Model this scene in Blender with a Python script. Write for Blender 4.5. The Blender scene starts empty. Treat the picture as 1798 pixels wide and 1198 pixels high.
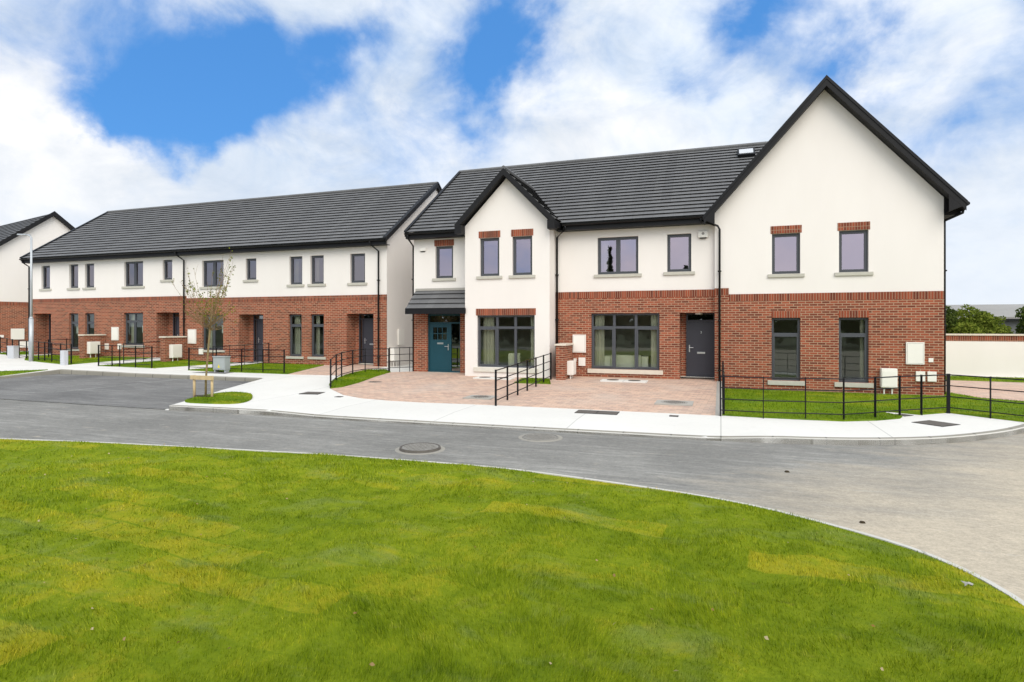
import bpy, bmesh, math, random
import numpy as np
from mathutils import Vector, Matrix
random.seed(7); RNG = np.random.default_rng(7)
scn = bpy.context.scene
COL = scn.collection
R = math.radians

# ------------------------------------------------------------------ helpers
def cl(t): return max(0.0, min(1.0, t))
def lerp(a, b, t): return a + (b - a) * t

class MB:
    """collects polygons in world metres; build() links them as ONE mesh object"""
    def __init__(s): s.v = []; s.f = []
    def poly(s, pts):
        n = len(s.v); s.v += [tuple(p) for p in pts]; s.f.append(tuple(range(n, n + len(pts))))
    def box(s, x0, x1, y0, y1, z0, z1):
        s.obox((x0, y0, z0), (x1 - x0, 0, 0), (0, y1 - y0, 0), (0, 0, z1 - z0))
    def obox(s, o, a, b, c):
        o, a, b, c = Vector(o), Vector(a), Vector(b), Vector(c)
        if a.cross(b).dot(c) < 0: a, b = b, a
        n = len(s.v)
        for p in (o, o + a, o + a + b, o + b, o + c, o + a + c, o + a + b + c, o + b + c): s.v.append(tuple(p))
        for q in ((3, 2, 1, 0), (4, 5, 6, 7), (0, 1, 5, 4), (1, 2, 6, 5), (2, 3, 7, 6), (3, 0, 4, 7)):
            s.f.append(tuple(n + i for i in q))
    def tube(s, pts, rad, n=8, cap=True):
        pts = [Vector(p) for p in pts]
        if not hasattr(rad, '__len__'): rad = [rad] * len(pts)
        rings = []
        ref = None
        for i, p in enumerate(pts):
            d = (pts[min(i + 1, len(pts) - 1)] - pts[max(i - 1, 0)]).normalized()
            if ref is None or abs(ref.dot(d)) > .98:
                ref = Vector((0, 0, 1)) if abs(d.z) < .9 else Vector((1, 0, 0))
            a = d.cross(ref).normalized(); b = d.cross(a).normalized(); ref = b.cross(d) if False else ref
            base = len(s.v)
            for k in range(n):
                t = 2 * math.pi * k / n
                s.v.append(tuple(p + (a * math.cos(t) + b * math.sin(t)) * rad[i]))
            rings.append(base)
        for r0, r1 in zip(rings, rings[1:]):
            for k in range(n):
                s.f.append((r0 + k, r0 + (k + 1) % n, r1 + (k + 1) % n, r1 + k))
        if cap:
            s.f.append(tuple(rings[0] + k for k in reversed(range(n))))
            s.f.append(tuple(rings[-1] + k for k in range(n)))
    def disc(s, x, y, z0, z1, r, n=28):
        s.tube([(x, y, z0), (x, y, z1)], r, n)
    def build(s, name, mat, parent=None, smooth=False, bevel=0, local=False):
        """verts are world coordinates unless local=True (then in the parent's own frame)"""
        me = bpy.data.meshes.new(name)
        me.from_pydata(s.v, [], s.f); me.update()
        bm = bmesh.new(); bm.from_mesh(me)
        bmesh.ops.recalc_face_normals(bm, faces=bm.faces) if False else None
        if bevel:
            bmesh.ops.remove_doubles(bm, verts=bm.verts, dist=1e-5)
            bmesh.ops.bevel(bm, geom=[e for e in bm.edges if len(e.link_faces) == 2 and e.calc_face_angle(0) > .5],
                            offset=bevel, segments=2, affect='EDGES', profile=.6)
        uv = bm.loops.layers.uv.new('uv')
        for f in bm.faces:
            n = f.normal; ax, ay, az = abs(n.x), abs(n.y), abs(n.z)
            for l in f.loops:
                p = l.vert.co
                if az > ax and az > ay: l[uv].uv = (p.x, p.y)
                elif ay >= ax: l[uv].uv = (p.x, p.z)
                else: l[uv].uv = (p.y + .11, p.z)
            f.smooth = smooth
        bm.to_mesh(me); bm.free()
        me.materials.append(mat)
        o = bpy.data.objects.new(name, me); COL.objects.link(o)
        if parent is not None:
            o.parent = parent
            if not local:
                loc = world_loc(parent)
                me.transform(Matrix.Translation(-loc))
        return o

def world_loc(o):
    v = Vector((0, 0, 0))
    while o is not None: v += o.location; o = o.parent
    return v

def tag(o, label=None, cat=None, group=None, kind=None):
    if label: o['label'] = label
    if cat: o['category'] = cat
    if group: o['group'] = group
    if kind: o['kind'] = kind
    return o
def thing(name, loc, label, cat, group=None, rz=0):
    o = bpy.data.objects.new(name, None); COL.objects.link(o)
    o.location = loc; o.rotation_euler = (0, 0, rz); o.empty_display_size = .2
    return tag(o, label, cat, group)

def np_mesh(name, co, k, mat, parent=None):
    """co: (n*k,3) vertices, every k of them one polygon"""
    n = len(co) // k
    me = bpy.data.meshes.new(name)
    me.vertices.add(n * k); me.vertices.foreach_set('co', np.asarray(co, np.float32).ravel())
    me.loops.add(n * k); me.loops.foreach_set('vertex_index', np.arange(n * k, dtype=np.int32))
    me.polygons.add(n); me.polygons.foreach_set('loop_start', np.arange(0, n * k, k, dtype=np.int32))
    me.update(calc_edges=True); me.materials.append(mat)
    o = bpy.data.objects.new(name, me); COL.objects.link(o)
    if parent is not None:
        o.parent = parent; me.transform(Matrix.Translation(-world_loc(parent)))
    return o

# ------------------------------------------------------------------ materials
class NT:
    def __init__(s, name, world=False):
        if world:
            s.m = bpy.data.worlds.new(name)
        else:
            s.m = bpy.data.materials.new(name)
        s.m.use_nodes = True; s.t = s.m.node_tree; s.t.nodes.clear()
    def n(s, typ, ins=None, **kw):
        nd = s.t.nodes.new(typ)
        for k, v in kw.items(): setattr(nd, k, v)
        for k, v in (ins or {}).items():
            sock = nd.inputs[k]
            if hasattr(v, 'is_output'): s.t.links.new(v, sock)
            else: sock.default_value = v
        return nd
    def math(s, op, a, b=0.0, c=0.0, clamp=False):
        nd = s.n('ShaderNodeMath', {0: a, 1: b, 2: c}, operation=op); nd.use_clamp = clamp
        return nd.outputs[0]
    def mixc(s, f, a, b, mode='MIX'):
        nd = s.n('ShaderNodeMix', data_type='RGBA', blend_type=mode)
        for i, v in ((0, f), (6, a), (7, b)):
            if hasattr(v, 'is_output'): s.t.links.new(v, nd.inputs[i])
            else: nd.inputs[i].default_value = v if i == 0 else ((*v, 1) if len(v) == 3 else v)
        return nd.outputs[2]
    def ramp(s, f, stops):
        nd = s.n('ShaderNodeValToRGB', {0: f}); e = nd.color_ramp.elements
        while len(e) < len(stops): e.new(.5)
        for el, (p, c) in zip(e, stops):
            el.position = p; el.color = (*c, 1) if hasattr(c, '__len__') else (c, c, c, 1)
        return nd.outputs[0]
    def pos(s): return s.n('ShaderNodeNewGeometry').outputs['Position']
    def uv(s): return s.n('ShaderNodeTexCoord').outputs['UV']
    def scale(s, v, sc, rot=0, loc=(0, 0, 0)):
        return s.n('ShaderNodeMapping', {0: v, 1: loc, 2: (0, 0, rot), 3: sc}).outputs[0]
    def noise(s, v, sc=1, det=4, rough=.55, dist=0):
        return s.n('ShaderNodeTexNoise', {'Vector': v, 'Scale': sc, 'Detail': det, 'Roughness': rough, 'Distortion': dist}).outputs[0]
    def bump(s, h, strength=.3, dist=.02):
        return s.n('ShaderNodeBump', {'Height': h, 'Strength': strength, 'Distance': dist}).outputs[0]
    def out(s, sh):
        s.n('ShaderNodeOutputMaterial', {0: sh}); return s.m
    def bsdf(s, col, rough=.8, normal=None, metal=0, spec=.3):
        b = s.n('ShaderNodeBsdfPrincipled')
        for k, v in (('Base Color', col), ('Roughness', rough), ('Metallic', metal), ('Specular IOR Level', spec)):
            if hasattr(v, 'is_output'): s.t.links.new(v, b.inputs[k])
            else: b.inputs[k].default_value = (*v, 1) if k == 'Base Color' and len(v) == 3 else v
        if normal is not None: s.t.links.new(normal, b.inputs['Normal'])
        return b.outputs[0]

def simple(name, col, rough=.6, metal=0, var=.08, sc=3, spec=.3, bump=0, bsc=60):
    t = NT(name); p = t.pos()
    n = t.noise(p, sc, 5)
    c2 = tuple(max(0, x * (1 - var * 2)) for x in col); c1 = tuple(x * (1 + var) for x in col)
    c = t.mixc(n, c2, c1)
    nm = t.bump(t.noise(p, bsc, 3), bump, .01) if bump else None
    return t.out(t.bsdf(c, rough, nm, metal, spec))

def brick_mat(name, c1, c2, mortar, bw=.225, rh=.075, off=.5, ms=.011, pale=.35):
    t = NT(name); uv = t.uv()
    br = t.n('ShaderNodeTexBrick', {'Vector': uv, 'Color1': (*c1, 1), 'Color2': (*c2, 1), 'Mortar': (*mortar, 1), 'Scale': 1,
             'Mortar Size': ms, 'Mortar Smooth': .15, 'Bias': -.1, 'Brick Width': bw, 'Row Height': rh}, offset=off, offset_frequency=2)
    n = t.noise(t.pos(), 1.1, 5, .6)
    n2 = t.noise(t.pos(), 26, 3, .7)
    c = t.mixc(t.math('MULTIPLY', t.math('SUBTRACT', n2, .56), 1.1, clamp=True), br.outputs[0], (.46, .22, .12), 'MIX')
    c = t.mixc(.55, c, t.mixc(n, (.62, .62, .62), (1.3, 1.25, 1.2)), 'MULTIPLY')
    nm = t.bump(t.math('ADD', t.math('MULTIPLY', br.outputs[1], -1), t.math('MULTIPLY', n2, .3)), .6, .01)
    return t.out(t.bsdf(c, .88, nm, 0, .2))

M = {}
BR1, BR2, MOR = (.335, .088, .046), (.115, .031, .020), (.41, .268, .18)
M['brick'] = brick_mat('red_brick', BR1, BR2, MOR)
M['soldier'] = brick_mat('soldier_brick', (.30, .072, .036), (.10, .026, .018), (.34, .215, .145), bw=.075, rh=.6, off=0, ms=.009)

def render_mat():
    t = NT('cream_render'); p = t.pos()
    big = t.noise(t.scale(p, (.5, .5, .16)), 1.6, 5, .6)
    fine = t.noise(p, 90, 3)
    c = t.mixc(big, (.735, .685, .640), (.825, .778, .735))
    return t.out(t.bsdf(c, .92, t.bump(fine, .18, .006), 0, .15))
M['render'] = render_mat()

def tile_mat():
    t = NT('slate_grey_roof_tile'); uv = t.uv()
    br = t.n('ShaderNodeTexBrick', {'Vector': uv, 'Color1': (.146, .144, .144, 1), 'Color2': (.124, .122, .123, 1), 'Mortar': (.095, .094, .094, 1), 'Scale': 1,
             'Mortar Size': .005, 'Mortar Smooth': .2, 'Bias': 0, 'Brick Width': .33, 'Row Height': 7.0}, offset=.5, offset_frequency=2)
    n = t.noise(t.pos(), .7, 6, .65); n2 = t.noise(t.pos(), 14, 4, .7)
    c = t.mixc(.6, br.outputs[0], t.mixc(n, (.72, .72, .72), (1.3, 1.3, 1.3)), 'MULTIPLY')
    c = t.mixc(t.math('MULTIPLY', t.math('SUBTRACT', n2, .58), 1.2, clamp=True), c, (.15, .15, .155))
    return t.out(t.bsdf(c, .62, t.bump(n2, .05, .004), 0, .3))
M['tile'] = tile_mat()
M['fascia'] = simple('black_fascia', (.0085, .0085, .010), .5, var=.15, spec=.22)
M['barge'] = simple('dark_barge_board', (.013, .0125, .0135), .55, var=.2, spec=.2)
M['pipe'] = simple('black_plastic_pipe', (.006, .006, .007), .4, var=.1, spec=.28)
M['frame'] = simple('anthracite_window_frame', (.070, .074, .084), .45, var=.06, spec=.4)
M['door_grey'] = simple('anthracite_door', (.040, .040, .052), .42, var=.08, spec=.4)
M['door_teal'] = simple('teal_door_paint', (.004, .055, .078), .45, var=.08, spec=.4)
M['steel'] = simple('brushed_steel', (.62, .62, .62), .3, 1, .05)
M['sill'] = simple('pale_concrete_sill', (.50, .475, .41), .85, var=.1, sc=6, bump=.2)
M['sill_cream'] = simple('cream_painted_sill', (.66, .62, .54), .85, var=.06, sc=6)
M['cap'] = simple('cream_concrete_cap', (.66, .58, .48), .85, var=.08, sc=6)
M['white_box'] = simple('white_plastic_box', (.83, .79, .73), .45, var=.03, spec=.4)
M['box_seam'] = simple('grey_box_seam', (.30, .28, .26), .6)
M['rail'] = simple('black_painted_steel', (.005, .005, .007), .45, var=.2, spec=.25)
M['galv'] = simple('galvanised_steel', (.50, .52, .54), .45, .35, .08, 8)
M['cabinet'] = simple('grey_green_cabinet', (.36, .39, .38), .5, var=.06, sc=5)
M['pillar'] = simple('pale_grey_pillar_box', (.56, .57, .60), .55, var=.05, sc=5)
M['yellow'] = simple('warning_yellow', (.75, .62, .01), .5)
M['iron'] = simple('cast_iron_cover', (.255, .24, .215), .8, var=.2, sc=12, bump=.5, bsc=70)
M['iron_drive'] = simple('brown_iron_cover', (.125, .11, .095), .75, var=.2, sc=12, bump=.5, bsc=70)
M['iron_dark'] = simple('dark_iron_gap', (.02, .02, .02), .7)
M['wood'] = simple('softwood_stake', (.60, .45, .25), .75, var=.15, sc=8, bump=.3)
M['bark'] = simple('tan_young_bark', (.27, .20, .09), .85, var=.25, sc=14)
M['twig'] = simple('tan_twig', (.26, .17, .08), .85, var=.25, sc=14)
M['plaster'] = simple('interior_plaster', (.64, .62, .56), .9, var=.05)
M['curtain'] = simple('cream_curtain_cloth', (.62, .60, .50), .9, var=.08)
M['sofa'] = simple('cream_sofa_fabric', (.84, .84, .72), .9, var=.04)
M['oak'] = simple('oak_table', (.30, .19, .09), .5, var=.15)
M['paper'] = simple('white_paper', (.8, .82, .82), .8, var=.02)
M['shed_roof'] = simple('pale_sheet_roof', (.30, .285, .265), .7, var=.1, sc=.8)
M['shed_wall'] = simple('grey_sheet_wall', (.19, .19, .19), .7, var=.1, sc=.8)
M['grey_leaf'] = simple('dry_grey_leaf', (.36, .35, .31), .8)
M['skylight'] = simple('roof_window_glass', (.55, .55, .56), .12, var=.02, spec=.8)
M['soil'] = simple('dark_soil', (.055, .040, .022), .95, var=.3, sc=20, bump=.6, bsc=40)

def glass_mat(name, tint, refl, base):
    t = NT(name)
    fr = t.n('ShaderNodeFresnel', {'IOR': 1.5}).outputs[0]
    wob = t.bump(t.noise(t.pos(), 1.1, 2), .018, .05)
    g = t.n('ShaderNodeBsdfGlossy', {'Color': (*refl, 1), 'Roughness': .012, 'Normal': wob}).outputs[0]
    tr = t.n('ShaderNodeBsdfTransparent', {'Color': (*tint, 1)}).outputs[0]
    f = t.math('ADD', t.math('MULTIPLY', fr, 1.6), base, clamp=True)
    return t.out(t.n('ShaderNodeMixShader', {0: f, 1: tr, 2: g}).outputs[0])
M['glass'] = glass_mat('coated_window_glass', (.62, .68, .66), (.88, .77, .92), .27)
M['glass_low'] = glass_mat('clear_window_glass', (.95, .98, .90), (.86, .94, .93), .035)
M['glass_row'] = glass_mat('grey_window_glass', (.70, .70, .66), (.74, .68, .74), .19)
M['glass_dark'] = glass_mat('frosted_door_glass', (.20, .22, .20), (.9, .95, .95), .12)

def concrete_mat(name, a, b, joint=0.0, jw=3.0):
    t = NT(name); p = t.pos()
    n1 = t.noise(p, .45, 6, .6); n2 = t.noise(p, 7, 5, .65); n3 = t.noise(p, 120, 2)
    c = t.mixc(n1, a, b)
    c = t.mixc(t.math('MULTIPLY', t.math('SUBTRACT', n2, .55), 1.1, clamp=True), c, tuple(x * .72 for x in a))
    if joint:
        w = t.n('ShaderNodeTexBrick', {'Vector': t.scale(p, (1, 1, 1)), 'Color1': (1, 1, 1, 1), 'Color2': (.965, .965, .965, 1), 'Mortar': (joint, joint, joint, 1),
                'Scale': 1, 'Mortar Size': .016, 'Mortar Smooth': .3, 'Brick Width': jw, 'Row Height': 9.0}, offset=0)
        c = t.mixc(1.0, c, w.outputs[0], 'MULTIPLY')
    return t.out(t.bsdf(c, .9, t.bump(t.math('ADD', n3, t.math('MULTIPLY', n2, .5)), .25, .006), 0, .2))
M['path'] = concrete_mat('new_white_concrete', (.63, .605, .56), (.745, .725, .68), .74, 3.0)
M['kerb'] = concrete_mat('concrete_kerb', (.215, .20, .168), (.36, .335, .28), .40, .914)
M['collar'] = concrete_mat('dusty_mortar', (.25, .235, .205), (.36, .335, .29))
M['edging_pale'] = concrete_mat('pale_edging', (.47, .45, .40), (.62, .60, .555), .7, .914)
M['edging'] = concrete_mat('concrete_edging', (.33, .31, .275), (.44, .415, .375))

def asphalt_mat(name, dark, light, dust, dustf):
    t = NT(name); p = t.pos()
    st = t.noise(t.scale(p, (.22, 1.5, 1), R(-2)), 1.4, 7, .65, .6)
    st2 = t.noise(t.scale(p, (.5, 5.5, 1), R(3)), 1.6, 6, .7, .4)
    blot = t.noise(p, .35, 5, .6)
    grit = t.noise(p, 95, 3, .8); grit2 = t.noise(p, 260, 2, .8)
    c = t.mixc(st, dark, light)
    c = t.mixc(t.math('MULTIPLY', t.math('SUBTRACT', st2, .50), 2.2, clamp=True), c, tuple(min(1, x * 1.5) for x in light))
    c = t.mixc(t.math('MULTIPLY', t.math('SUBTRACT', blot, .40), 2.4, clamp=True), c, t.mixc(.75, c, tuple(x * .78 for x in dark)))
    if dustf:
        xyz = t.n('ShaderNodeSeparateXYZ', {0: p})
        # sandy dust washed off the turf edge and tracked round the corner
        ey = t.math('SUBTRACT', 8.9, xyz.outputs[1]); ex = t.math('MULTIPLY', xyz.outputs[0], .42)
        m = t.math('ADD', t.math('MULTIPLY', ey, .36), ex)
        m = t.math('ADD', m, t.math('MULTIPLY', t.math('SUBTRACT', t.noise(t.scale(p, (.4, 1.3, 1)), 1.2, 6, .65), .5), 2.6))
        m = t.math('MULTIPLY', t.math('ADD', m, .16), .66, clamp=True)
        c = t.mixc(m, c, dust)
        dap = t.noise(t.scale(p, (.8, 2.2, 1)), 2.4, 5, .7)
        c = t.mixc(t.math('MULTIPLY', t.math('SUBTRACT', dap, .60), 3.0, clamp=True), c, tuple(x * 1.12 for x in dust))
    g1 = t.noise(t.scale(p, (1, 1.6, 1)), 9, 5, .75); g2 = t.noise(t.scale(p, (1, 1.4, 1)), 30, 4, .8)
    c = t.mixc(.62, c, t.mixc(t.math('ADD', t.math('MULTIPLY', t.math('SUBTRACT', g1, .5), 1.5), .5, clamp=True), (.55, .55, .55), (1.45, 1.43, 1.38)), 'MULTIPLY')
    c = t.mixc(.55, c, t.mixc(t.math('ADD', t.math('MULTIPLY', t.math('SUBTRACT', g2, .5), 2.2), .5, clamp=True), (.62, .62, .62), (1.4, 1.4, 1.38)), 'MULTIPLY')
    fl = t.noise(t.scale(p, (.55, 2.6, 1), .1, (7, 3, 0)), 2.2, 6, .75)
    c = t.mixc(t.math('MULTIPLY', t.math('SUBTRACT', fl, .615), 5.0, clamp=True), c, (.50, .48, .43))
    c = t.mixc(.55, c, t.mixc(grit, (.45, .45, .45), (1.5, 1.5, 1.5)), 'MULTIPLY')
    nm = t.bump(t.math('ADD', grit, t.math('MULTIPLY', grit2, .6)), .55, .008)
    return t.out(t.bsdf(c, .9, nm, 0, .25))
M['road'] = asphalt_mat('worn_pale_asphalt', (.150, .146, .138), (.315, .306, .286), (.48, .415, .325), 1)
M['bay'] = asphalt_mat('parking_asphalt', (.095, .093, .095), (.27, .265, .255), (.4, .4, .4), 0)

M['bay_line'] = asphalt_mat('worn_bay_line', (.22, .22, .215), (.36, .355, .34), (.4, .4, .4), 0)
def paver_mat():
    t = NT('block_paving'); p = t.pos()
    v = t.scale(p, (1, 1, 1), R(4))
    br = t.n('ShaderNodeTexBrick', {'Vector': v, 'Color1': (.60, .40, .30, 1), 'Color2': (.43, .30, .245, 1), 'Mortar': (.30, .24, .20, 1), 'Scale': 1,
             'Mortar Size': .007, 'Mortar Smooth': .2, 'Bias': -.2, 'Brick Width': .24, 'Row Height': .16}, offset=.5)
    vo = t.n('ShaderNodeTexVoronoi', {'Vector': t.scale(v, (4.2, 6.2, 1)), 'Scale': 1, 'Randomness': .55}, feature='F1')
    n = t.noise(p, .5, 5, .6)
    c = t.mixc(.22, br.outputs[0], t.mixc(t.n('ShaderNodeSeparateColor', {0: vo.outputs[1]}).outputs[0], (.30, .21, .18), (.78, .60, .44)))
    c = t.mixc(t.math('MULTIPLY', t.math('SUBTRACT', n, .45), 1.6, clamp=True), c, (.52, .45, .39))
    nm = t.bump(t.math('MULTIPLY', br.outputs[1], -1), .4, .008)
    return t.out(t.bsdf(c, .88, nm, 0, .2))
M['paver'] = paver_mat()

def grass_mat(name, blade, tint=(.90, .935, .80)):
    t = NT(name); p = t.pos()
    flat = t.n('ShaderNodeVectorMath', {0: p, 1: (1, 1, 0)}, operation='MULTIPLY').outputs[0]
    warp = t.n('ShaderNodeTexNoise', {'Vector': flat, 'Scale': 1.7, 'Detail': 4}).outputs[1]
    wv = t.n('ShaderNodeVectorMath', {0: flat, 1: t.n('ShaderNodeVectorMath', {0: warp, 1: (.17, .15, 0)}, operation='MULTIPLY').outputs[0]}, operation='ADD').outputs[0]
    rolls = t.n('ShaderNodeTexBrick', {'Vector': t.scale(wv, (1, 1, 1), R(3)), 'Color1': (0, 0, 0, 1), 'Color2': (1, 1, 1, 1), 'Mortar': (.0, .0, .0, 1), 'Scale': 1,
              'Mortar Size': .022, 'Mortar Smooth': 1, 'Bias': 0, 'Brick Width': 2.1, 'Row Height': .44}, offset=.37, offset_frequency=2).outputs[0]
    big = t.noise(flat, .5, 5, .6); mid = t.noise(flat, 2.3, 5, .65); fine = t.noise(flat, 17, 4, .7)
    k = t.math('ADD', t.math('ADD', t.math('MULTIPLY', rolls, .17), t.math('MULTIPLY', t.math('MAXIMUM', t.math('SUBTRACT', rolls, .80), 0.0), .95)), t.math('ADD', t.math('MULTIPLY', big, .66), t.math('MULTIPLY', mid, .72)))
    m2 = t.noise(flat, 6.5, 5, .7, .5)
    k = t.math('ADD', k, t.math('ADD', t.math('MULTIPLY', m2, .44), t.math('MULTIPLY', fine, .24)))
    k = t.math('ADD', t.math('MULTIPLY', t.math('SUBTRACT', k, 1.07), 1.25), .83)
    G = [(.36, (.085, .145, .010)), (.56, (.205, .280, .012)), (.76, (.29, .355, .018)), (1.0, (.47, .43, .030))]
    nd = t.ramp(t.math('MULTIPLY', k, .80), G)
    dry = t.noise(flat, 3.1, 6, .7, .5)
    c = t.mixc(t.math('MULTIPLY', t.math('SUBTRACT', dry, .585), 3.0, clamp=True), nd, (.36, .34, .10))
    pale = t.noise(t.scale(flat, (.7, 1.3, 1), .3, (4.2, 1.1, 0)), 1.3, 6, .7, .6)
    c = t.mixc(t.math('MULTIPLY', t.math('SUBTRACT', pale, .535), 3.6, clamp=True), c, (.295, .355, .125))
    bare = t.noise(flat, 5.2, 6, .75, .8)
    c = t.mixc(t.math('MULTIPLY', t.math('SUBTRACT', bare, .635), 7.0, clamp=True), c, (.16, .12, .05))
    c = t.mixc(1.0, c, tint, 'MULTIPLY')
    if blade:
        oi = t.n('ShaderNodeNewGeometry').outputs['Random Per Island']
        c = t.mixc(1.0, c, t.ramp(oi, [(0, (.36, .42, .35)), (.5, (.95, .97, .95)), (.9, (1.45, 1.32, 1.4)), (1, (2.1, 1.7, 3.4))]), 'MULTIPLY')
        d = t.n('ShaderNodeBsdfDiffuse', {0: c}).outputs[0]
        tr = t.n('ShaderNodeBsdfTranslucent', {0: c}).outputs[0]
        return t.out(t.n('ShaderNodeMixShader', {0: .42, 1: d, 2: tr}).outputs[0])
    c = t.mixc(.5, c, t.mixc(t.noise(flat, 40, 4, .8), (.35, .35, .3), (1.25, 1.2, 1.1)), 'MULTIPLY')
    return t.out(t.bsdf(c, .95, t.bump(t.noise(flat, 55, 4, .8), .9, .03), 0, .1))
M['turf'] = grass_mat('turf_ground', False)
M['blade'] = grass_mat('grass_blade', True)
M['turf_garden'] = grass_mat('garden_turf_ground', False, (.60, .76, .55)); M['blade_garden'] = grass_mat('garden_grass_blade', True, (.60, .76, .55))
def leaf_mat(name, lo, hi, sc=.8):
    t = NT(name)
    oi = t.n('ShaderNodeNewGeometry').outputs['Random Per Island']
    c = t.mixc(oi, lo, hi)
    c = t.mixc(.8, c, t.mixc(t.noise(t.pos(), sc, 4), (.55, .6, .6), (1.45, 1.4, 1.2)), 'MULTIPLY')
    d = t.n('ShaderNodeBsdfDiffuse', {0: c}).outputs[0]; tr = t.n('ShaderNodeBsdfTranslucent', {0: c}).outputs[0]
    return t.out(t.n('ShaderNodeMixShader', {0: .35, 1: d, 2: tr}).outputs[0])
M['leaf'] = leaf_mat('hedge_leaf', (.075, .115, .015), (.24, .28, .05))
M['leaf_dark'] = leaf_mat('dark_hedge_leaf', (.035, .060, .016), (.125, .16, .04))
M['leaf_far'] = leaf_mat('far_tree_leaf', (.010, .018, .010), (.030, .045, .020))
M['leaf_sap'] = leaf_mat('sapling_leaf', (.06, .075, .010), (.24, .27, .03), 2)
M['leaf_dry'] = leaf_mat('fallen_leaf_dry', (.30, .16, .05), (.55, .45, .30), 3)
M['ground'] = simple('rough_ground', (.10, .11, .05), .95, var=.3, sc=.2)

# ------------------------------------------------------------------ ground levels
KERB = [(-60, 11.45), (-13.4, 11.45), (-5, 11.65), (0, 11.85), (1.8, 12.1), (3.26, 12.6), (4.36, 13.3), (5.71, 14.6), (7.3, 17), (8.6, 20)]
def kerb_y(x):
    for a, b in zip(KERB, KERB[1:]):
        if x <= b[0]: return lerp(a[1], b[1], (x - a[0]) / (b[0] - a[0]))
    return 20 + (x - 8.6) * 3
def gz(x, y):
    if x >= 0: z = -.26
    else:
        a = cl((-11.4 - x) / 1.8)
        zb = lerp(-.02, .07, a) + .13 * cl((-22 - x) / 4)
        z = lerp(-.26, zb, cl((y - 14.3) / (lerp(20.4, 21.5, a) - 14.3)))
    drop = cl((x + 10.4) / 1.5) * cl((.9 - x) / 1.0)
    return z - .06 * drop * cl(1 - (y - kerb_y(x)) / 1.3)
def gbay(x, y): return lerp(-.355, -.25, cl((y - 11.4) / 6.1))
ROAD = -.372
EDGE = [(-26, 3.2), (-20, 5.4), (-16, 6.6), (-12.84, 7.33), (-11.59, 7.54), (-10.39, 7.74), (-8.1, 8.02), (-6.03, 8.25), (-4.02, 8.34), (-2.93, 8.33), (-2.02, 8.19), (-1.2, 8.04), (-.2, 7.82), (.54, 7.53), (.97, 7.26), (1.49, 6.9), (1.82, 6.59), (2.1, 6.13), (2.25, 5.6), (2.35, 4.6), (2.2, 2.5), (1.6, 0), (.5, -3), (-2, -6)]
EDGE = [(x * 1.018, y * 1.018) for x, y in EDGE]
def edge_dist(x, y):
    d = np.full(np.shape(x), 1e9)
    for (ax, ay), (bx, by) in zip(EDGE, EDGE[1:]):
        ux, uy = bx - ax, by - ay; tt = np.clip(((x - ax) * ux + (y - ay) * uy) / (ux * ux + uy * uy), 0, 1)
        d = np.minimum(d, np.hypot(x - ax - tt * ux, y - ay - tt * uy))
    return d
def lawn_z_np(x, y):
    e = np.clip(edge_dist(x, y) / .7, 0, 1); e = e * (2 - e)
    return -.362 + .055 * e + e * (.022 * np.sin(x * 1.1 + .6) * np.sin(y * .9) + .014 * np.sin(x * 2.3 + y * 1.9) + .018 * np.sin(x * 5.1 - y * 4.3 + 2 * np.sin(x * 1.7)) * np.sin(y * 3.7 + x) + .010 * np.sin(x * 9 + 3 * np.sin(y * 2.1)) * np.sin(y * 8.3 + 2 * np.sin(x * 3)))
def lawn_z(x, y): return float(lawn_z_np(np.float64(x), np.float64(y)))

def sheet(name, poly, zf, off, mat, skirt=0.0, step=1.0, kind='structure', parent=None):
    """a ground surface: polygon laid on the level function, cut fine enough to follow it, optional skirt down its edge"""
    bm = bmesh.new()
    vs = [bm.verts.new((x, y, 0)) for x, y in poly]
    f = bm.faces.new(vs); f.normal_update()
    if f.normal.z < 0: f.normal_flip()
    bmesh.ops.triangulate(bm, faces=bm.faces[:])
    xs = [p[0] for p in poly]; ys = [p[1] for p in poly]
    def cut(co, no):
        bmesh.ops.bisect_plane(bm, geom=bm.verts[:] + bm.edges[:] + bm.faces[:], plane_co=co, plane_no=no, dist=1e-4)
    x = math.ceil(min(xs) / step) * step
    while x < max(xs): cut((x, 0, 0), (1, 0, 0)); x += step
    y = math.ceil(min(ys) / step) * step
    while y < max(ys): cut((0, y, 0), (0, 1, 0)); y += step
    if skirt:
        be = [e for e in bm.edges if e.is_boundary]
        ex = bmesh.ops.extrude_edge_only(bm, edges=be)
        low = {v for v in ex['geom'] if isinstance(v, bmesh.types.BMVert)}
    else: low = set()
    for v in bm.verts:
        v.co.z = zf(v.co.x, v.co.y) + off - (skirt if v in low else 0)
    bmesh.ops.recalc_face_normals(bm, faces=bm.faces[:])
    up = sum(f.normal.z for f in bm.faces)
    if up < 0: bmesh.ops.reverse_faces(bm, faces=bm.faces[:])
    uv = bm.loops.layers.uv.new('uv')
    for f in bm.faces:
        for l in f.loops: l[uv].uv = (l.vert.co.x, l.vert.co.y)
    me = bpy.data.meshes.new(name); bm.to_mesh(me); bm.free(); me.materials.append(mat)
    o = bpy.data.objects.new(name, me); COL.objects.link(o)
    if kind: o['kind'] = kind
    return o

def smooth_poly(pts, it=2, closed=True):
    for _ in range(it):
        q = []
        n = len(pts)
        for i in range(n if closed else n - 1):
            a, b = pts[i], pts[(i + 1) % n]
            q += [(a[0] * .75 + b[0] * .25, a[1] * .75 + b[1] * .25), (a[0] * .25 + b[0] * .75, a[1] * .25 + b[1] * .75)]
        if not closed: q = [pts[0]] + q + [pts[-1]]
        pts = q
    return pts

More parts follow.
